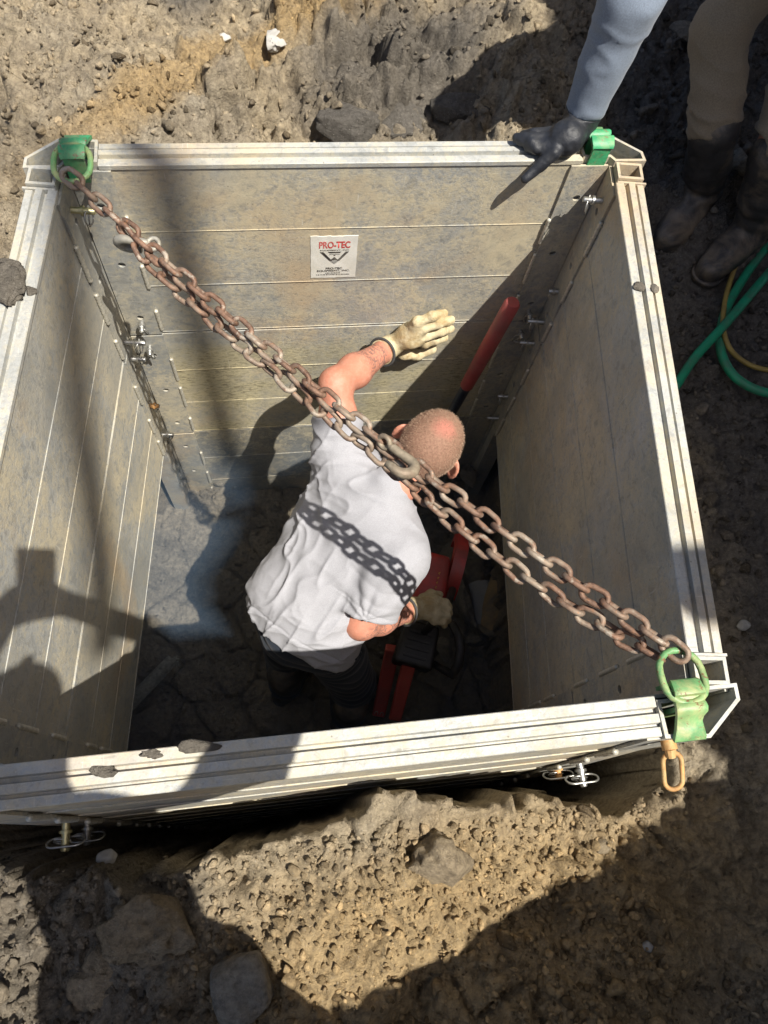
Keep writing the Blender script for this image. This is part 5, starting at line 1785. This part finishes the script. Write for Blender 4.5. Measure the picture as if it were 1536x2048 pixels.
# ------------------------------------------------------------------ unseen things added beside the dig to throw the shade
M['truck_paint'] = mat_plain('truck_paint', (0.35, 0.33, 0.30), 0.5, 0.1, 0.2, 4, 0.1, (0.2, 0.16, 0.1), 0.5)
M['tyre'] = mat_plain('tyre', (0.02, 0.02, 0.02), 0.8, 0, 0.3, 20, 0.4, (0.12, 0.1, 0.07), 0.5)
TX, TG = 1.74, -0.42
truck = thing('shade_truck', 'unseen tall grey truck added along the right of the dig to cast shade', 'truck', (TX + 1.2, 0.6, TG))  # truck shape added out of view to shade the right bench
U3 = (A3(1, 0, 0), A3(0, 1, 0), A3(0, 0, 1))
mb = MB()
mb.box((0, 0, 0), *U3, (TX, TX + 0.06), (-2.40, 3.4), (0.85, 3.0), 0.01)
mb.box((0, 0, 0), *U3, (TX + 2.34, TX + 2.40), (-2.40, 3.4), (0.85, 3.0), 0.01)
mb.box((0, 0, 0), *U3, (TX + 0.05, TX + 2.35), (-2.395, -2.33), (0.87, 2.98), 0.01)
mb.box((0, 0, 0), *U3, (TX + 0.05, TX + 2.35), (3.33, 3.395), (0.87, 2.98), 0.01)
mb.box((0, 0, 0), *U3, (TX + 0.04, TX + 2.36), (-2.39, 3.39), (0.80, 0.86), 0.01)
bed = mb.obj('dump_bed', M['truck_paint'], truck)
for k in range(8):
    mb = MB()
    mb.box((0, 0, 0), *U3, (TX - 0.05, TX + 0.005), (-2.3 + 0.78 * k, -2.2 + 0.78 * k), (0.86, 2.94), 0.008)
    mb.obj('side_rib', M['truck_paint'], bed)
mb = MB()
mb.tube([(TX + 0.02, -2.10, 2.75), (TX - 0.12, -2.10, 2.95), (TX - 0.16, -2.10, 3.0)], 0.03, 8)
mb.box((0, 0, 0), *U3, (TX - 0.26, TX - 0.10), (-2.13, -2.03), (2.90, 3.08), 0.015)
mb.obj('rail_shade_block', M['saw_black'], truck)  # arm and block added to shade a short stretch of the right rail
mb = MB()
mb.box((0, 0, 0), *U3, (TX + 0.75, TX + 1.05), (-2.2, 5.4), (0.35, 0.80), 0.01)
mb.box((0, 0, 0), *U3, (TX + 1.35, TX + 1.65), (-2.2, 5.4), (0.35, 0.80), 0.01)
mb.obj('chassis', M['saw_black'], truck)
mb = MB()
mb.box((0, 0, 0), *U3, (TX + 0.1, TX + 2.3), (3.6, 5.5), (0.45, 2.75), 0.12)
cab = mb.obj('cab', M['truck_paint'], truck, angle=40)
for x0 in (TX + 0.085, TX + 2.285):
    mb = MB()
    mb.box((0, 0, 0), *U3, (x0, x0 + 0.03), (4.2, 5.1), (1.7, 2.45), 0.01)
    mb.obj('window', M['saw_black'], cab)
for y in (-1.7, -0.5, 4.6):
    for x in (TX + 0.12, TX + 1.98):
        mb = MB()
        mb.tube([(x, y, TG + 0.5), (x + 0.02, y, TG + 0.5), (x + 0.28, y, TG + 0.5), (x + 0.30, y, TG + 0.5)], [0.44, 0.5, 0.5, 0.44], 28)
        wh = mb.obj('wheel', M['tyre'], truck, angle=40)
        mb = MB()
        mb.tube([(x - 0.01, y, TG + 0.5), (x + 0.31, y, TG + 0.5)], 0.24, 20)
        mb.obj('rim', M['truck_paint'], wh, angle=40)

# unseen panel added behind the near bank to shade its right part
pl = [A3(1.42, -1.815, 0), A3(1.10, -1.90, 0), A3(0.63, -2.035, 0), A3(0.31, -2.155, 0), A3(0.10, -2.26, 0)]
pdir = unit(pl[-1] - pl[0])
pn = unit(np.cross(EZ, pdir))
spare = thing('shade_panel', 'unseen aluminium panel added behind the near bank to cast shade', 'panel', tuple((pl[0] + pl[-1]) / 2 + A3(0, 0, -0.45)))
PLn = float(np.linalg.norm(pl[-1] - pl[0]))
for k in range(7):
    mb = MB()
    mb.box(pl[0], pdir, pn, EZ, (0, PLn), (-0.03, 0.03), (-0.5 + 0.214 * k, -0.5 + 0.214 * (k + 1) - 0.003), 0.004)
    mb.obj('board', M['alu_side'], spare)
for q in (0.02, PLn - 0.1):
    mb = MB()
    mb.box(pl[0], pdir, pn, EZ, (q, q + 0.08), (-0.04, 0.04), (-0.52, 1.003), 0.004)
    mb.obj('end_channel', M['alu_rail'], spare)

# unseen hook and slings added high above for soft shade bands on the walls
hook = A3(2.24, -2.84, 12.4)
sling = thing('shade_slings', 'unseen hook block with two hanging slings added to cast soft shade bands', 'crane hook', tuple(hook))
mb = MB()
mb.tube([hook + A3(0, 0, 0.2), hook + A3(0, 0, 30)], 0.012, 8)
mb.obj('wire_rope', M['steel'], sling)
mb = MB()
mb.box(hook, *U3, (-0.12, 0.12), (-0.06, 0.06), (-0.1, 0.25), 0.03)
mb.tube(torus_pts(hook + A3(0, 0, -0.2), (1, 0, 0), (0, 0, 1), 0.09, 0.10, 16), 0.03, 8, closed=True)
mb.obj('hook_block', M['orange_steel'], sling, angle=40)
for pts_ in ([(2.262, -2.861, 8.3), (2.262, -2.861, 8.1), (2.258, -2.862, 7.4), (2.262, -2.862, 6.62)],
             [(2.12, -2.88, 8.3), (2.08, -2.93, 8.15), (2.02, -3.25, 7.8), (1.98, -3.50, 7.45), (1.93, -3.70, 7.2)]):
    mb = MB()
    mb.tube(spline(pts_, 6), 0.045, 10)
    mb.tube([hook + A3(0, 0, -0.28), pts_[0]], 0.012, 6)
    mb.obj('shade_sling', mat_plain('sling_web', (0.35, 0.3, 0.05), 0.9) if 'sling_web' not in bpy.data.materials else bpy.data.materials['sling_web'], sling, smooth=True)

# ------------------------------------------------------------------ exhaust smoke hanging low in the pit
def smoke():
    m = bpy.data.materials.new('exhaust_smoke')
    m.use_nodes = True
    nt = m.node_tree
    nt.nodes.remove(nt.nodes['Principled BSDF'])
    pvn = nt.nodes.new('ShaderNodeVolumePrincipled')
    pvn.inputs['Color'].default_value = (0.42, 0.66, 1.0, 1)
    pvn.inputs['Anisotropy'].default_value = 0.1
    pvn.inputs['Density'].default_value = SMOKE
    nt.links.new(pvn.outputs[0], nt.nodes['Material Output'].inputs['Volume'])
    return m
SMOKE = 0.5
mb = MB()
ring0, ring1 = [], []
for (px_, py_) in ((-1.0, -1.19), (0.84, -1.19), (0.84, -0.02), (-1.0, -0.02)):
    ring0.append((px_, py_, FLOOR - 0.2))
    ring1.append((px_, py_, -1.25))
mb.add(ring0 + ring1, [(3, 2, 1, 0), (4, 5, 6, 7), (0, 1, 5, 4), (1, 2, 6, 5), (2, 3, 7, 6), (3, 0, 4, 7)])
sm = mb.obj('smoke', smoke())
tag(sm, 'thin blue exhaust smoke hanging low in the pit', 'smoke')
sm['kind'] = 'stuff'
